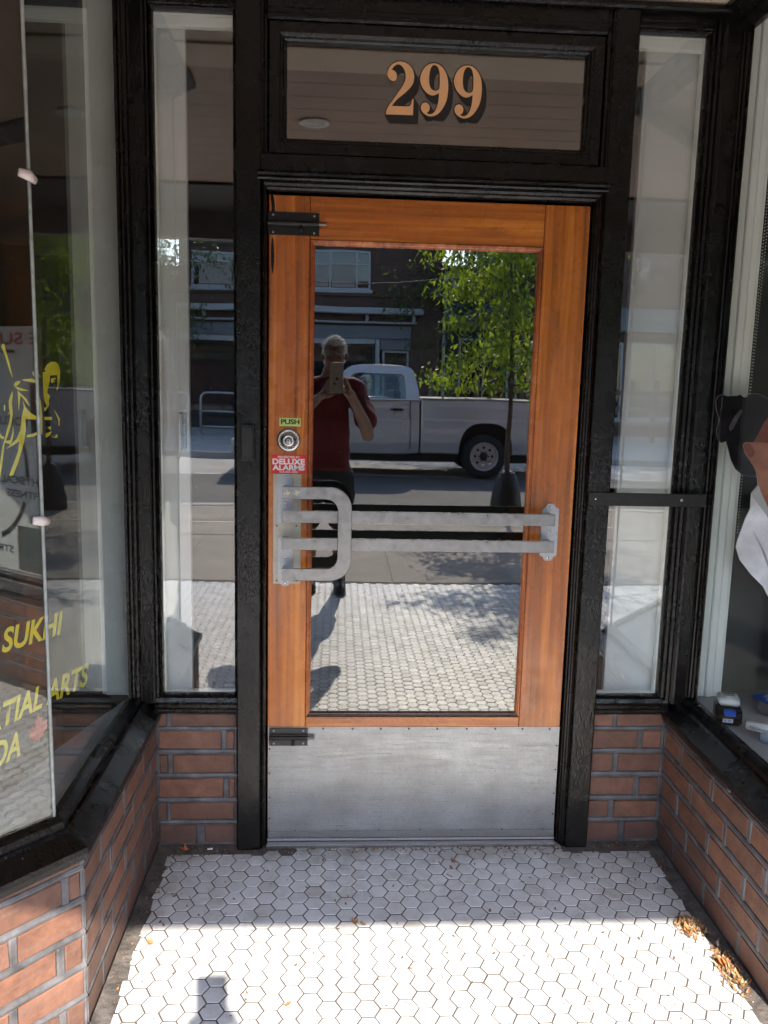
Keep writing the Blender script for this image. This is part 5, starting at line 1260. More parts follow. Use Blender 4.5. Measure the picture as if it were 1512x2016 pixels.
# clothes
bm = bmesh.new()
limb(bm, [(0.12, -3.13, 0.885), (0.12, -3.12, 1.03), (0.12, -3.105, 1.20), (0.125, -3.10, 1.345)], [0.158, 0.148, 0.150, 0.128], 24, (1.25, 0.86))
limb(bm, [(-0.065, -3.10, 1.395), (0.305, -3.10, 1.395)], [0.075, 0.075]); limb(bm, [(0.155, -3.09, 1.44), (0.14, -3.10, 1.40)], [0.066, 0.09])
limb(bm, [(0.310, -3.10, 1.390), (0.365, -3.03, 1.27), (0.388, -2.985, 1.195)], [0.070, 0.074, 0.078]); limb(bm, [(-0.07, -3.10, 1.390), (-0.108, -3.03, 1.27), (-0.122, -2.985, 1.195)], [0.070, 0.074, 0.078])
def folds(amp, f=(9, 9, 5)):
    return lambda c, n: c+n*amp*(noise.noise(Vector((c.x*f[0], c.y*f[1], c.z*f[2])))+0.5*noise.noise(Vector((c.x*f[0]*2.4, c.y*f[1]*2.4, c.z*f[2]*2.6+4))))
link('tshirt', remesh(bm, 0.010, 3, folds(0.016)), M['shirt'], PE)
bm = bmesh.new()
limb(bm, [(0.12, -3.13, 0.90), (0.12, -3.13, 0.84)], [0.150, 0.148], 24, (1.25, 0.88))
for x in (0.215, 0.025): limb(bm, [(x, -3.13, 0.82), (x+0.008*(1 if x > .1 else -1), -3.12, 0.66), (x+0.012*(1 if x > .1 else -1), -3.11, 0.52)], [0.105, 0.098, 0.092])
link('shorts', remesh(bm, 0.010, 3, folds(0.014)), M['shorts'], PE)
for x, yf in ((0.233, -3.17), (0.023, -3.22)):
    bm = bmesh.new(); limb(bm, [(x, yf-0.085, 0.055), (x, yf-0.02, 0.050), (x+0.006, yf+0.10, 0.040)], [0.044, 0.045, 0.038], 16, (1.0, 0.9)); limb(bm, [(x, yf-0.07, 0.06), (x, yf-0.06, 0.125)], [0.043, 0.040])
    for v in bm.verts: v.co.z = max(v.co.z, 0.012)
    s_ = link('shoe', remesh(bm, 0.006, 3), M['shoe'], PE)
    bm = bmesh.new(); add_tube(bm, [(x, yf-0.115, 0.010), (x, yf-0.09, 0.010), (x+0.002, yf, 0.010), (x+0.006, yf+0.10, 0.010), (x+0.008, yf+0.135, 0.010)], [0.020, 0.042, 0.044, 0.042, 0.018], n=12, sq=(1.0, 0.22)); obj('sole', bm, M['sole'], s_, smooth=True)
bm = bmesh.new(); ell(bm, HC+Vector((0, -0.018, 0.034)), (0.081, 0.097, 0.086), 4); ell(bm, HC+Vector((0, -0.050, -0.02)), (0.076, 0.060, 0.070), 3)
b2 = remesh(bm, 0.006, 1, lambda c, n: c+n*(0.011*noise.noise(c*46)+0.006*noise.noise(c*110)))
bmh = bmesh.new(); bmh.from_mesh(b2); bmesh.ops.delete(bmh, geom=[v for v in bmh.verts if (v.co-HC).y > 0.045 and (v.co-HC).z < 0.052+0.012*noise.noise(v.co*60)], context='VERTS')
for k in range(900):
    a = random.uniform(0, 2*PI); e = random.uniform(0.15, 1.45); d = Vector((math.cos(a)*math.cos(e), math.sin(a)*math.cos(e), math.sin(e)))
    p = HC+Vector((d.x*0.080, -0.018+d.y*0.095, 0.034+d.z*0.085)); q = p+(d+Vector((random.gauss(0, .5), random.gauss(0, .5), random.gauss(0, .5))))*random.uniform(0.008, 0.020)
    t = d.orthogonal().normalized()*0.0008; bmh.faces.new([bmh.verts.new(x) for x in (p-t, p+t, q)])
obj('hair', bmh, M['hair'], PE, recalc=False, smooth=True)
M['eye'] = simple('eye', (0.5, 0.48, 0.45), 0.2)
for s in (-1, 1):
    bm = bmesh.new(); ell(bm, HC+Vector((s*0.030, 0.0715, 0.002)), (0.011, 0.009, 0.008), 2); e = obj('eye', bm, M['eye'], PE, smooth=True)
    bm = bmesh.new(); ell(bm, HC+Vector((s*0.030, 0.0795, 0.002)), (0.004, 0.002, 0.004), 1); obj('pupil', bm, M['ink'], e)
bm = bmesh.new()
for s in (-1, 1):
    add_tube(bm, [HC+Vector((s*0.034+0.023*math.cos(a), 0.094, 0.001+0.017*math.sin(a))) for a in [i*PI/8 for i in range(17)]], 0.0012, n=5)
    add_tube(bm, [HC+Vector((s*0.057, 0.094, 0.006)), HC+Vector((s*0.082, 0.060, 0.008)), HC+Vector((s*0.083, -0.010, 0.004))], 0.0013, n=5)
add_tube(bm, [HC+Vector((-0.011, 0.094, 0.003)), HC+Vector((0.011, 0.094, 0.003))], 0.0012, n=5)
obj('glasses', bm, M['steel'], PE)
PH = empty('phone', (0.197, -2.470, 1.455), 'pale cased phone held up by the photographer', 'phone')
obj('phone_body', box(0.158, 0.2355, -2.4755, -2.4625, 1.372, 1.545, bev=0.004, seg=3), M['phonebody'], PH)
bm = bmesh.new(); add_cyl(bm, (0.1995, -2.4627, 1.452), (0.1995, -2.4605, 1.452), 0.008, n=20); lens = obj('lens', bm, M['ink'], PH)
bm = bmesh.new(); add_cyl(bm, (0.185, -2.4627, 1.425), (0.185, -2.4590, 1.425), 0.0065, n=16); obj('finger_ring', bm, M['bolt'], PH)

# ------------------------------------------------------------------ PICKUP TRUCK
M['truck'] = simple('silver_truck_paint', (0.56, 0.575, 0.585), 0.2, 0.25, var=0.06, vscale=2); M['truck'].node_tree.nodes['Principled BSDF'].inputs['Coat Weight'].default_value = 0.6
M['plastic'] = simple('black_trim_plastic', (0.018, 0.018, 0.018), 0.5); M['tyre'] = simple('tyre_rubber', (0.020, 0.020, 0.020), 0.8, bmp=0.4, bscale=60); M['rim'] = simple('steel_wheel', (0.50, 0.50, 0.50), 0.35, 0.5)
def glass_clear():
    return glass('vehicle_glass', 0.06, (0.9, 0.95, 1.0), 0.0, (0.80, 0.86, 0.84))
M['cab_glass'] = glass_clear()
TK = empty('pickup_truck', (1.5, -12.35, -0.145), 'silver pickup truck with steel wheels parked across the street', 'truck')
YT = -12.35
def body_loft(stations, name, parent=None, mat='truck', arches=()):
    # stations: (x, z_bottom, z_top, half width at the waist)
    bm = bmesh.new(); rings = []
    for x, zb, zt, w in stations:
        H = zt-zb
        prof = [(w*0.86, zb), (w*0.955, zb+H*0.03), (w*0.985, zb+H*0.22), (w*1.0, zb+H*0.48), (w*0.998, zb+H*0.62), (w*0.988, zb+H*0.66), (w*0.985, zb+H*0.86), (w*0.965, zb+H*0.965), (w*0.94, zt)]
        pts = [(YT+y, z) for y, z in prof]+[(YT-y, z) for y, z in prof[::-1]]
        rings.append([bm.verts.new((x, y, z)) for y, z in pts])
    m = len(rings[0])
    for k in range(len(rings)-1):
        for i in range(m): bm.faces.new((rings[k][i], rings[k][(i+1) % m], rings[k+1][(i+1) % m], rings[k+1][i]))
    bm.faces.new(rings[0]); bm.faces.new(rings[-1][::-1])
    bmesh.ops.recalc_face_normals(bm, faces=bm.faces)
    me = mesh_bm(bm)
    for cx, hw, top in arches:
        o = bpy.data.objects.new('t', me); COL.objects.link(o)
        cb = bmesh.new(); a = []; b = []
        for i in range(24):
            t = PI*i/23; ex = math.copysign(abs(math.cos(t))**0.72, math.cos(t)); ez = abs(math.sin(t))**0.72
            a.append((cx+hw*ex, 0.18+(top-0.18)*ez))
        a = [(cx+hw, -0.3)]+a+[(cx-hw, -0.3)]
        va = [cb.verts.new((x, YT-1.3, z)) for x, z in a]; vb = [cb.verts.new((x, YT+1.3, z)) for x, z in a]
        cb.faces.new(va); cb.faces.new(vb[::-1])
        for i in range(len(a)):
            j = (i+1) % len(a); cb.faces.new((va[i], va[j], vb[j], vb[i]))
        c = bpy.data.objects.new('c', mesh_bm(cb)); COL.objects.link(c)
        md = o.modifiers.new('b', 'BOOLEAN'); md.operation = 'DIFFERENCE'; md.object = c; md.solver = 'EXACT'
        me2 = bpy.data.meshes.new_from_object(o.evaluated_get(bpy.context.evaluated_depsgraph_get()))
        bpy.data.objects.remove(o); bpy.data.objects.remove(c); me = me2
    me.materials.clear()
    return link(name, me, M[mat], parent or TK)
body_loft([(1.605, 0.26, 1.165, 0.935), (1.64, 0.245, 1.170, 0.955), (2.6, 0.24, 1.172, 0.962), (3.6, 0.25, 1.172, 0.958), (4.08, 0.27, 1.170, 0.945), (4.12, 0.29, 1.160, 0.925)], 'bed', arches=[(2.685, 0.455, 0.80)])
body_loft([(-0.30, 0.24, 1.10, 0.945), (0.10, 0.235, 1.125, 0.955), (0.8, 0.23, 1.135, 0.962), (1.40, 0.235, 1.140, 0.958), (1.575, 0.25, 1.140, 0.945)], 'cab_body')
body_loft([(-1.42, 0.35, 0.92, 0.86), (-1.38, 0.28, 0.97, 0.92), (-1.10, 0.25, 1.02, 0.945), (-0.31, 0.245, 1.085, 0.948)], 'front_body', arches=[(-0.62, 0.44, 0.78)])
obj('cab_gap', box(1.578, 1.603, YT-0.90, YT+0.90, 0.26, 1.14), M['plastic'], TK)
obj('bed_rail_cap', box(1.62, 4.10, YT+0.86, YT+0.945, 1.166, 1.182, bev=0.006), M['truck'], TK)
obj('bed_floor_liner', box(1.64, 4.08, YT-0.85, YT+0.85, 1.150, 1.176), M['plastic'], TK)
for s, lab in ((1, None), (-1, None)):
    # upper cab side with the window opening, leaning inwards
    outer = [(-0.30, 0.0), (0.10, 0.0), (1.575, 0.0), (1.560, 0.16), (1.50, 0.40), (1.455, 0.515), (1.40, 0.555), (1.25, 0.575), (0.62, 0.575), (0.48, 0.55), (0.34, 0.48), (-0.05, 0.16)]
    hole = [(0.08, 0.035), (1.335, 0.02), (1.320, 0.30), (1.290, 0.42), (1.24, 0.445), (0.56, 0.445), (0.46, 0.42), (0.30, 0.28)]
    M_ = Matrix.Translation((0, YT+s*0.925, 1.135)) @ Matrix.Rotation(s*math.radians(17), 4, 'X') @ FRONT
    b = flat_poly(None, [outer, hole], 0.05); bmesh.ops.transform(b, matrix=M_, verts=b.verts); obj('cab_side', b, M['truck'], TK)
    b = flat_poly(None, [hole], 0.006); bmesh.ops.transform(b, matrix=M_, verts=b.verts); obj('side_window', b, M['cab_glass'], TK)
    b = flat_poly(None, [[(0.085, 0.035), (0.10, 0.035), (0.12, 0.06), (0.62, 0.43), (0.60, 0.44), (0.56, 0.445), (0.30, 0.28)]], 0.052); bmesh.ops.transform(b, matrix=M_, verts=b.verts); obj('window_seal', b, M['plastic'], TK)
    obj('door_seam', box(1.4140, 1.4205, YT+s*0.935-0.026, YT+s*0.935+0.026, 0.33, 1.13), M['plastic'], TK)
    obj('door_seam', box(0.02, 0.026, YT+s*0.935-0.026, YT+s*0.935+0.026, 0.33, 1.12), M['plastic'], TK)
    h = bmesh.new(); add_tube(h, [(1.075, YT+s*0.958, 0.985), (1.11, YT+s*0.985, 0.985), (1.18, YT+s*0.992, 0.986), (1.25, YT+s*0.985, 0.985), (1.285, YT+s*0.958, 0.985)], [0.018, 0.026, 0.027, 0.026, 0.018], n=10, sq=(1, 0.8)); obj('door_handle', h, M['plastic'], TK, smooth=True)
    m_ = obj('wing_mirror', box(0.02, 0.14, YT+s*1.06-0.09, YT+s*1.06+0.09, 1.16, 1.38, bev=0.03, seg=3), M['plastic'], TK)
    obj('mirror_arm', box(0.05, 0.10, YT+s*0.96-0.05, YT+s*0.96+0.05, 1.20, 1.24), M['plastic'], m_)
# roof: crowned slab
bm = bmesh.new(); rings = []
for x, dz, w in ((0.36, -0.06, 0.66), (0.44, -0.015, 0.71), (0.62, 0.02, 0.745), (0.95, 0.036, 0.755), (1.25, 0.030, 0.750), (1.40, 0.005, 0.735), (1.455, -0.04, 0.70)):
    rings.append([bm.verts.new((x, YT+w*t*1.02, 1.690+dz-0.050*abs(t)**3.0)) for t in [(-1+2*i/12) for i in range(13)]]+[bm.verts.new((x, YT+w*t*0.96, 1.655+dz-0.045*abs(t)**3)) for t in [(1-2*i/12) for i in range(13)]])
m = len(rings[0])
for k in range(len(rings)-1):
    for i in range(m): bm.faces.new((rings[k][i], rings[k][(i+1) % m], rings[k+1][(i+1) % m], rings[k+1][i]))
bm.faces.new(rings[0]); bm.faces.new(rings[-1][::-1]); obj('roof', bm, M['truck'], TK, smooth=True)
def quad_panel(name, pts, th, mat):
    bm = bmesh.new(); a = [Vector(p) for p in pts]; n = (a[1]-a[0]).cross(a[2]-a[0]).normalized()*th
    A_ = [bm.verts.new(p) for p in a]; B_ = [bm.verts.new(p+n) for p in a]; bm.faces.new(A_); bm.faces.new(B_[::-1])
    for i in range(4): bm.faces.new((A_[i], A_[(i+1) % 4], B_[(i+1) % 4], B_[i]))
    return obj(name, bm, M[mat], TK)
quad_panel('windscreen', [(-0.22, YT-0.86, 1.13), (-0.22, YT+0.86, 1.13), (0.40, YT+0.70, 1.63), (0.40, YT-0.70, 1.63)], 0.006, 'cab_glass')
quad_panel('rear_window', [(1.545, YT-0.62, 1.22), (1.545, YT+0.62, 1.22), (1.475, YT+0.55, 1.58), (1.475, YT-0.55, 1.58)], 0.006, 'cab_glass')
obj('seat_back', box(1.12, 1.26, YT-0.70, YT+0.70, 0.95, 1.30, bev=0.04, seg=2), M['plastic'], TK)
for s in (-1, 1): obj('headrest', box(1.16, 1.25, YT+s*0.38-0.12, YT+s*0.38+0.12, 1.32, 1.44, bev=0.03, seg=2), M['plastic'], TK)
obj('bonnet', box(-1.34, -0.30, YT-0.83, YT+0.83, 1.02, 1.075, bev=0.02, seg=2), M['truck'], TK)
obj('front_bumper', box(-1.56, -1.40, YT-0.90, YT+0.90, 0.22, 0.46, bev=0.04, seg=2), M['rim'], TK)
obj('rear_bumper', box(4.12, 4.26, YT-0.88, YT+0.88, 0.26, 0.42, bev=0.03, seg=2), M['rim'], TK)
for s in (-1, 1):
    obj('headlight', box(-1.435, -1.36, YT+s*0.70-0.16, YT+s*0.70+0.16, 0.66, 0.86, bev=0.02), M['glass_far'], TK)
    obj('tail_light', box(4.08, 4.13, YT+s*0.86-0.06, YT+s*0.86+0.06, 0.62, 0.98, bev=0.01), M['label_red'], TK)
obj('grille', box(-1.432, -1.38, YT-0.52, YT+0.52, 0.58, 0.86, bev=0.01), M['plastic'], TK)
obj('chassis', box(-1.2, 4.0, YT-0.55, YT+0.55, 0.10, 0.30), M['plastic'], TK)
for cx, hw in ((2.685, 0.455), (-0.62, 0.44)):
    for s in (-1, 1): obj('wheel_housing', box(cx-hw+0.01, cx+hw-0.01, YT+s*0.60-0.02, YT+s*0.60+0.02, 0.20, 0.80), M['plastic'], TK)
    obj('wheel_arch_liner', box(cx-hw, cx+hw, YT-0.90, YT+0.90, 0.80, 0.83), M['plastic'], TK)
def wheel(cx, s):
    yc = YT+s*0.80; zc = 0.225; w = 0.125
    bm = bmesh.new(); add_lathe(bm, [(0.232, -w), (0.30, -w*1.05), (0.352, -w*0.92), (0.370, -w*0.6), (0.370, w*0.6), (0.352, w*0.92), (0.30, w*1.05), (0.232, w), (0.215, 0.0), (0.232, -w)], (cx, yc, zc), 'y', 40, False)
    t = obj('wheel', bm, M['tyre'], TK, smooth=True)
    circ = lambda r, n, x=0, z=0: [(x+r*math.cos(2*PI*i/n), z+r*math.sin(2*PI*i/n)) for i in range(n)]
    loops = [circ(0.212, 40)]+[circ(0.026, 12, 0.146*math.cos(2*PI*k/8), 0.146*math.sin(2*PI*k/8)) for k in range(8)]
    b = flat_poly(None, loops, 0.012); bmesh.ops.transform(b, matrix=Matrix.Translation((cx, yc+s*(w-0.045), zc)) @ FRONT, verts=b.verts); obj('rim_disc', b, M['rim'], t)
    bm = bmesh.new(); add_lathe(bm, [(0.236, s*(w-0.02)), (0.242, s*(w+0.004)), (0.232, s*(w+0.010)), (0.214, s*(w-0.010)), (0.208, s*(w-0.05))], (cx, yc, zc), 'y', 40, False); obj('rim_edge', bm, M['rim'], t, smooth=True)
    bm = bmesh.new(); add_lathe(bm, [(0.072, s*(w-0.04)), (0.066, s*(w-0.005)), (0.048, s*(w+0.002)), (0.042, s*(w+0.022)), (0.02, s*(w+0.026))], (cx, yc, zc), 'y', 24)
    for k in range(6):
        a = 2*PI*k/6; add_cyl(bm, (cx+0.085*math.cos(a), yc+s*(w-0.04), zc+0.085*math.sin(a)), (cx+0.085*math.cos(a), yc+s*(w-0.012), zc+0.085*math.sin(a)), 0.011, n=8)
    obj('hub_cap', bm, M['plastic'], t, smooth=False)
for cx in (2.675, -0.62):
    for s in (1, -1): wheel(cx, s)

# ------------------------------------------------------------------ TREES
def leaf_mat(name, c1, c2, tr):
    m = bpy.data.materials.new(name); m.use_nodes = True; nt = m.node_tree; nt.nodes.clear()
    out = N(nt, 'ShaderNodeOutputMaterial'); at = N(nt, 'ShaderNodeAttribute', attribute_name='rnd')
    r = ramp(nt, at.outputs['Fac'], [(0.0, c1), (1.0, c2)])
    d = N(nt, 'ShaderNodeBsdfPrincipled'); nt.links.new(r.outputs[0], d.inputs['Base Color']); d.inputs['Roughness'].default_value = 0.38
    t = N(nt, 'ShaderNodeBsdfTranslucent'); nt.links.new(mixc(nt, 1.0, r.outputs[0], tr, 'MULTIPLY'), t.inputs['Color'])
    mx = N(nt, 'ShaderNodeMixShader'); mx.inputs[0].default_value = 0.5; nt.links.new(d.outputs[0], mx.inputs[1]); nt.links.new(t.outputs[0], mx.inputs[2]); nt.links.new(mx.outputs[0], out.inputs[0]); return m
M['leaf'] = leaf_mat('bright_leaf', (0.055, 0.105, 0.014), (0.13, 0.185, 0.022), (3.6, 3.2, 1.6)); M['leaf2'] = leaf_mat('dark_leaf', (0.025, 0.055, 0.014), (0.06, 0.10, 0.022), (2.0, 2.0, 1.4))
M['bark'] = simple('bark', (0.10, 0.075, 0.055), 0.9, var=0.3, vscale=25, bmp=0.8, bscale=50, bdist=0.01)
def tree(x, y, z0, H, trunk_h, R, nleaf, leafL, r0, lab, mat='leaf', seed=1, lean=0.0, nbr=26, group=None, zlow=None):
    rnd = random.Random(seed); T = empty('street_tree' if mat == 'leaf' else 'tree', (x, y, z0), lab, 'tree', group)
    bm = bmesh.new(); top = Vector((x+lean, y, z0+H*0.9))
    pts = [Vector((x, y, z0-0.02)), Vector((x+rnd.uniform(-.02, .02), y, z0+trunk_h*0.5)), Vector((x+lean*0.3, y, z0+trunk_h)), Vector((x+lean*0.6+rnd.uniform(-.1, .1), y+rnd.uniform(-.1, .1), z0+(trunk_h+H)/2)), top]
    add_tube(bm, pts, [r0*1.15, r0*0.95, r0*0.8, r0*0.45, r0*0.12], n=10); obj('trunk', bm, M['bark'], T, smooth=True)
    tips = []; bb = bmesh.new()
    for k in range(nbr):
        f = (k+0.5)/nbr; z = z0+trunk_h*0.92+(H*0.86-trunk_h)*f; base = Vector((x+lean*f, y, z)); a = k*2.4+rnd.uniform(-.4, .4)
        L = R*(0.55+0.6*math.sin(PI*min(1, 0.18+f*0.8)))*rnd.uniform(0.75, 1.12); up = rnd.uniform(0.15, 0.75)
        p = [base]
        for q in range(1, 5):
            t = q/4; p.append(base+Vector((math.cos(a+0.25*t)*L*t, math.sin(a+0.25*t)*L*t, L*up*t-0.34*L*t*t)))
        add_tube(bb, p, [r0*0.32*(1-f*0.5), r0*0.24*(1-f*0.5), r0*0.17*(1-f*0.5), r0*0.10, r0*0.04], n=6)
        for q in range(1, 5):
            for w in range(3):
                tip = p[q]+Vector((rnd.gauss(0, .2), rnd.gauss(0, .2), rnd.gauss(0, .16)))*R*0.55
                add_tube(bb, [p[q], (p[q]+tip)/2+Vector((0, 0, 0.03*R)), tip], [r0*0.08, r0*0.05, r0*0.02], n=4); tips.append((p[q], tip))
    obj('branches', bb, M['bark'], T)
    bl = bmesh.new(); rl = bl.faces.layers.float.new('rnd')
    for k in range(nleaf):
        a, b = rnd.choice(tips); t = rnd.uniform(0.25, 1.15); c = a.lerp(b, t)+Vector((rnd.gauss(0, 1), rnd.gauss(0, 1), rnd.gauss(0, 1)))*0.075*R
        if zlow and c.z < zlow: continue
        L = leafL*rnd.uniform(0.6, 1.2); W = L*0.19
        az = rnd.uniform(0, 2*PI); dip = rnd.uniform(-1.45, -0.35); d = Vector((math.cos(az)*math.cos(dip), math.sin(az)*math.cos(dip), math.sin(dip))); s = d.cross(Vector((rnd.gauss(0, .5), rnd.gauss(0, .5), 1))).normalized(); n = d.cross(s)
        v = [bl.verts.new(q) for q in (c, c+d*L*0.42+s*W+n*W*0.5, c+d*L*0.52, c+d*L*0.42-s*W+n*W*0.5, c+d*L-n*L*0.12)]
        g = rnd.random()
        for f in ((0, 2, 1), (0, 3, 2), (1, 2, 4), (2, 3, 4)):
            nf = bl.faces.new([v[i] for i in f]); nf[rl] = g
    o = obj('crown', bl, M[mat], T, recalc=False); o['kind'] = 'stuff'
    return T
tree(2.09, -6.67, 0.0, 4.15, 1.50, 0.90, 6400, 0.090, 0.028, 'young street tree with hanging bright leaves on the pavement behind the photographer', seed=4, nbr=30, lean=0.03)
tree(-5.4, -6.6, 0.0, 6.4, 2.0, 1.9, 6000, 0.10, 0.07, 'fuller street tree on the same pavement further left along the shop fronts', seed=11, nbr=26)
tree(-5.6, -19.2, 0.0, 8.5, 2.6, 3.0, 9000, 0.17, 0.13, 'tall dark tree across the street at the left', 'leaf2', seed=21, nbr=30)
tree(4.4, -20.2, 0.0, 8.0, 2.8, 2.8, 9000, 0.17, 0.12, 'tall dark tree across the street behind the street tree', 'leaf2', seed=31, nbr=30)
tree(9.5, -27, 0.0, 11, 3.0, 4.5, 7000, 0.3, 0.2, 'large tree rising behind the low shops on the right', 'leaf2', seed=41, nbr=30)
tree(-9.5, -28, 0.0, 12, 3.0, 5.0, 7000, 0.3, 0.2, 'large tree rising behind the low shops on the left', 'leaf2', seed=51, nbr=30)
WB = empty('watering_bag', (2.09, -6.67, 0.0), 'black watering bag wrapped round the foot of the street tree', 'watering bag')
bm = bmesh.new(); rings = []
for r, z in ((0.175, -0.004), (0.185, 0.04), (0.172, 0.16), (0.150, 0.30), (0.115, 0.42), (0.070, 0.48), (0.050, 0.50)):
    rings.append([bm.verts.new((2.09+r*(1+0.06*noise.noise(Vector((i*0.9, z*6, 1))))*math.cos(2*PI*i/24), -6.67+r*math.sin(2*PI*i/24), z+0.01*noise.noise(Vector((i*0.7, z*5, 6))))) for i in range(24)])
for k in range(6):
    for i in range(24): bm.faces.new((rings[k][i], rings[k][(i+1) % 24], rings[k+1][(i+1) % 24], rings[k+1][i]))
bm.faces.new(rings[0]); bm.faces.new(rings[-1][::-1]); obj('bag', bm, M['vinyl_bag'], WB, smooth=True)
bm = bmesh.new(); add_tube(bm, [(2.09+0.076*math.cos(a), -6.67+0.076*math.sin(a), 0.47) for a in [i*PI/8 for i in range(17)]], 0.012, n=6); obj('strap', bm, M['rubber'], WB)

# ------------------------------------------------------------------ ACROSS THE STREET
M['far_brick'] = simple('dark_red_brick', (0.085, 0.050, 0.040), 0.85, var=0.25, vscale=5, bmp=0.3, bscale=20, bdist=0.01); M['far_frame'] = simple('grey_window_frame', (0.34, 0.36, 0.38), 0.5); M['far_band'] = simple('blue_grey_sign_band', (0.13, 0.15, 0.17), 0.5, var=0.1, vscale=2)
M['far_curtain'] = simple('pale_curtain', (0.30, 0.27, 0.24), 0.8, var=0.15, vscale=6); M['far_dark'] = simple('dark_shop_front', (0.018, 0.02, 0.023), 0.5); M['far_green'] = simple('dark_green_board', (0.012, 0.045, 0.045), 0.6); M['galv'] = simple('galvanised_tube', (0.36, 0.38, 0.40), 0.4, 0.5)
M['patio_wood'] = simple('weathered_timber', (0.13, 0.09, 0.06), 0.8, var=0.3, vscale=9)
YB = -22.0
FB = empty('shop_building', (-0.5, YB, -0.02), 'dark brick two storey building across the street with grey awning boxes', 'building')
obj('wall', box(-4.3, 3.15, YB-8, YB, 2.62, 6.0), M['far_brick'], FB); obj('wall', box(2.30, 3.15, YB-8, YB-0.001, -0.03, 2.62), M['far_brick'], FB)
obj('wall', box(-4.3, 2.30, YB-8, YB-0.30, -0.03, 2.62), M['far_dark'], FB)
obj('parapet', box(-4.36, 3.20, YB-0.25, YB+0.10, 6.0, 6.18, bev=0.01), M['far_frame'], FB)
obj('string_course', box(-4.32, 3.16, YB+0.001, YB+0.06, 3.78, 3.86, bev=0.01), M['far_brick'], FB)
def far_window(x0, x1, z0, z1, mull, curt, parent, y=YB, transom=None):
    w = obj('window', rect_frame(x0, x1, z0, z1, [(0, y-0.02), (0, y+0.045), (0.06, y+0.045), (0.06, y-0.02)]), M['far_frame'], parent)
    obj('pane', box(x0+0.05, x1-0.05, y+0.004, y+0.010, z0+0.05, z1-0.05), M['glass_far'], w)
    for m_ in mull: obj('mullion', box(m_-0.025, m_+0.025, y+0.012, y+0.040, z0+0.061, z1-0.061), M['far_frame'], w)
    if transom: obj('transom', box(x0+0.061, x1-0.061, y+0.012, y+0.038, transom-0.02, transom+0.02), M['far_frame'], w)
    for a, b in curt: obj('curtain', box(a, b, y+0.0105, y+0.0115, z0+0.08, (transom or z1)-0.03), M['far_curtain'], w)
    obj('sill', box(x0-0.06, x1+0.06, y+0.001, y+0.10, z0-0.09, z0-0.002, bev=0.01), M['far_frame'], w)
far_window(-3.95, -1.55, 3.93, 4.90, [-2.60], [(-3.75, -2.65)], FB, transom=4.62); far_window(-0.95, 1.08, 3.95, 5.05, [-0.05, 0.68], [(-0.85, -0.10), (0.00, 0.62)], FB, transom=4.66)
obj('sign_board', box(-4.2, -0.4, YB+0.001, YB+0.08, 5.10, 5.75, bev=0.01), M['far_green'], FB)
for z0, z1, x1, m_, d in ((3.30, 3.47, 2.62, 'far_frame', 0.36), (3.04, 3.10, 2.45, 'far_frame', 0.20)):
    obj('awning_box', box(-6.5 if z1 > 3.2 else -4.2, x1, YB+0.001, YB+d, z0, z1, bev=0.02), M[m_], FB)
for x in (-3.6, -1.2, 1.0, 2.35): obj('awning_bracket', box(x-0.04, x+0.04, YB+0.002, YB+0.16, 3.10, 3.30), M['far_frame'], FB)
obj('sign_band', box(-4.3, 2.28, YB-0.299, YB+0.05, 2.62, 2.98), M['far_band'], FB)
obj('shutter_box', box(-4.3, 1.24, YB-0.299, YB+0.02, 2.46, 2.615, bev=0.01), M['far_frame'], FB)
obj('column', box(1.26, 1.38, YB-0.29, YB+0.02, -0.03, 2.60, bev=0.005), M['far_frame'], FB); obj('column', box(-1.92, -1.80, YB-0.29, YB+0.02, -0.03, 2.45, bev=0.005), M['far_frame'], FB)
dd = obj('door', rect_frame(1.46, 2.26, -0.03, 2.30, [(0, YB-0.20), (0, YB-0.12), (0.07, YB-0.12), (0.07, YB-0.20)]), M['far_frame'], FB); obj('pane', box(1.52, 2.20, YB-0.17, YB-0.16, 0.03, 2.24), M['glass_far'], dd); obj('door_header', box(1.40, 2.29, YB-0.21, YB-0.02, 2.31, 2.61), M['far_band'], FB)
for a, b in ((-4.2, -1.94), (-1.78, 1.24)):
    w = obj('window', rect_frame(a, b, 0.35, 2.45, [(0, YB-0.18), (0, YB-0.10), (0.05, YB-0.10), (0.05, YB-0.18)]), M['far_dark'], FB); obj('pane', box(a+0.04, b-0.04, YB-0.15, YB-0.14, 0.39, 2.41), M['glass_far'], w)
FR = empty('shop_building', (7.5, YB, -0.02), 'low dark shop across the street behind the tree', 'building')
obj('wall', box(3.17, 5.4, YB-8, YB-0.2, -0.03, 4.75), M['far_dark'], FR); obj('wall', box(5.402, 14.5, YB-8, YB-0.2, -0.03, 6.4), M['far_brick'], FR); obj('sign_band', box(3.3, 14.5, YB-0.199, YB+0.05, 3.0, 3.7, bev=0.02), M['far_band'], FR); obj('drain_pipe', box(3.24, 3.32, YB-0.199, YB-0.1, 0.0, 4.7), M['far_frame'], FR); obj('drain_pipe', box(3.42, 3.50, YB-0.199, YB-0.1, 3.72, 4.7), M['far_frame'], FR)
for k in range(6):
    a = 3.7+k*1.7; far_window(a, a+1.5, 0.5, 2.7, [a+0.75], [], FR, y=YB-0.19)
FL = empty('shop_building', (-9.5, YB, -0.02), 'low dark shop across the street at the left', 'building')
obj('wall', box(-16, -4.32, YB-8, YB-0.2, -0.03, 4.5), M['far_brick'], FL); obj('sign_band', box(-16, -4.4, YB-0.199, YB+0.05, 2.9, 3.5, bev=0.02), M['far_band'], FL)
for k in range(5):
    a = -14.8+k*2.1; far_window(a, a+1.8, 0.5, 2.7, [a+0.9], [], FL, y=YB-0.19)
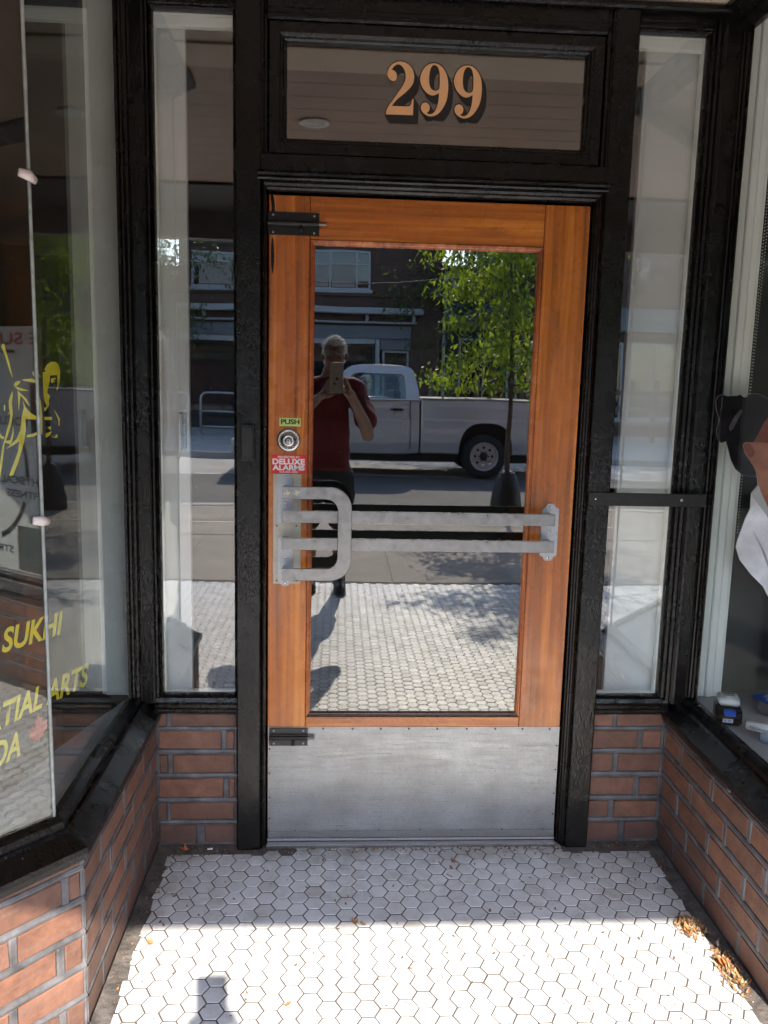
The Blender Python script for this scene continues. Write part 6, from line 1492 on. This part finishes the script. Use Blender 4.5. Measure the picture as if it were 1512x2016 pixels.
for x0, w_, h_, c_, lab in ((-34, 17, 7.5, 'far_brick', 'long brick block far along the street to the left'), (15.5, 16, 8.0, 'shop_brick', 'long brick block far along the street to the right')):
    r = empty('building', (x0+w_/2, YB, 0), lab, 'building'); obj('wall', box(x0, x0+w_, YB-9, YB-0.1, -0.03, h_), M[c_], r)
    for k in range(7):
        for z in (0.8, 4.3): far_window(x0+0.8+k*2.3, x0+2.2+k*2.3, z, z+1.6, [], [], r, y=YB-0.09)
# timber patio fence and tube barriers in front of the shops
def barrier(x0, x1, y, lab):
    r = empty('tube_barrier', ((x0+x1)/2, y, -0.02), lab, 'barrier', 'tube barriers across the street'); R_ = 0.16; zt, zb = 1.02, -0.02
    pts = [(x0, y, zb), (x0, y, zt-R_)]+[(x0+R_-R_*math.cos(a), y, zt-R_+R_*math.sin(a)) for a in [PI/12*i for i in range(1, 6)]]+[(x0+R_, y, zt), (x1-R_, y, zt)]+[(x1-R_+R_*math.sin(a), y, zt-R_+R_*math.cos(a)) for a in [PI/12*i for i in range(1, 6)]]+[(x1, y, zt-R_), (x1, y, zb)]
    bm = bmesh.new(); add_tube(bm, pts, 0.030, n=10); obj('frame', bm, M['galv'], r, smooth=True)
    for z in (0.56, 0.20):
        bm = bmesh.new(); add_cyl(bm, (x0, y, z), (x1, y, z), 0.022, n=8); obj('rail', bm, M['galv'], r, smooth=True)
    for x in (x0, x1): obj('foot', box(x-0.06, x+0.06, y-0.28, y+0.28, -0.03, 0.03, bev=0.01), M['concrete_pale'], r)
barrier(-3.22, -1.20, -19.0, 'grey tube barrier across the street, right of the gap'); barrier(-5.6, -3.52, -19.0, 'grey tube barrier across the street, left of the gap')
PF = empty('patio_fence', (5.0, -19.6, -0.02), 'low timber patio fence in front of the far shop behind the truck', 'fence')
for k in range(7): obj('post', box(2.6+k*1.2, 2.72+k*1.2, -19.66, -19.54, -0.03, 1.62, bev=0.006), M['patio_wood'], PF)
for k in range(3): obj('rail', box(2.6, 9.9, -19.535, -19.50, 0.42+k*0.40, 0.54+k*0.40, bev=0.004), M['patio_wood'], PF)
# overhead cable
M['cable_grey'] = simple('grey_cable', (0.10, 0.105, 0.10), 0.7)
CB = empty('overhead_cable', (0, -9.5, 3.0), 'sagging overhead cable along the street', 'cable')
bm = bmesh.new(); add_tube(bm, [(-14+30*i/60, -9.5, 2.752+0.13*((-14+30*i/60-0.4)/1.0)**2*(0.9 if abs(-14+30*i/60-0.4) < 2 else 0.9)) if False else (-14+30*i/60, -9.5-0.0*i, 2.755+1.9*(math.cosh((-14+30*i/60-0.35)/2.6)-1)/ (1+abs(-14+30*i/60-0.35)*0.9)) for i in range(61)], 0.008, n=6)
bmesh.ops.delete(bm, geom=[v for v in bm.verts if abs(v.co.x-0.35) > 5.0], context='VERTS')
obj('cable', bm, M['cable_grey'], CB)
for x in (-4.6, 5.2):
    zt = 2.755+1.9*(math.cosh((x-0.35)/2.6)-1)/(1+abs(x-0.35)*0.9)+0.8
    p = empty('utility_pole', (x, -9.5+2.7, 0), 'wooden utility pole on the near pavement, %s' % ('left of the truck' if x < 0 else 'beyond the street tree'), 'pole')
    bm = bmesh.new(); add_cyl(bm, (x, -6.8, -0.01), (x, -6.8, zt+0.3), 0.11, 0.08, n=14); obj('shaft', bm, M['bark'], p, smooth=True)
    bm = bmesh.new(); add_cyl(bm, (x, -6.8, zt-0.7), (x, -9.55, zt-0.7), 0.035, n=8); obj('arm', bm, M['galv'], p)
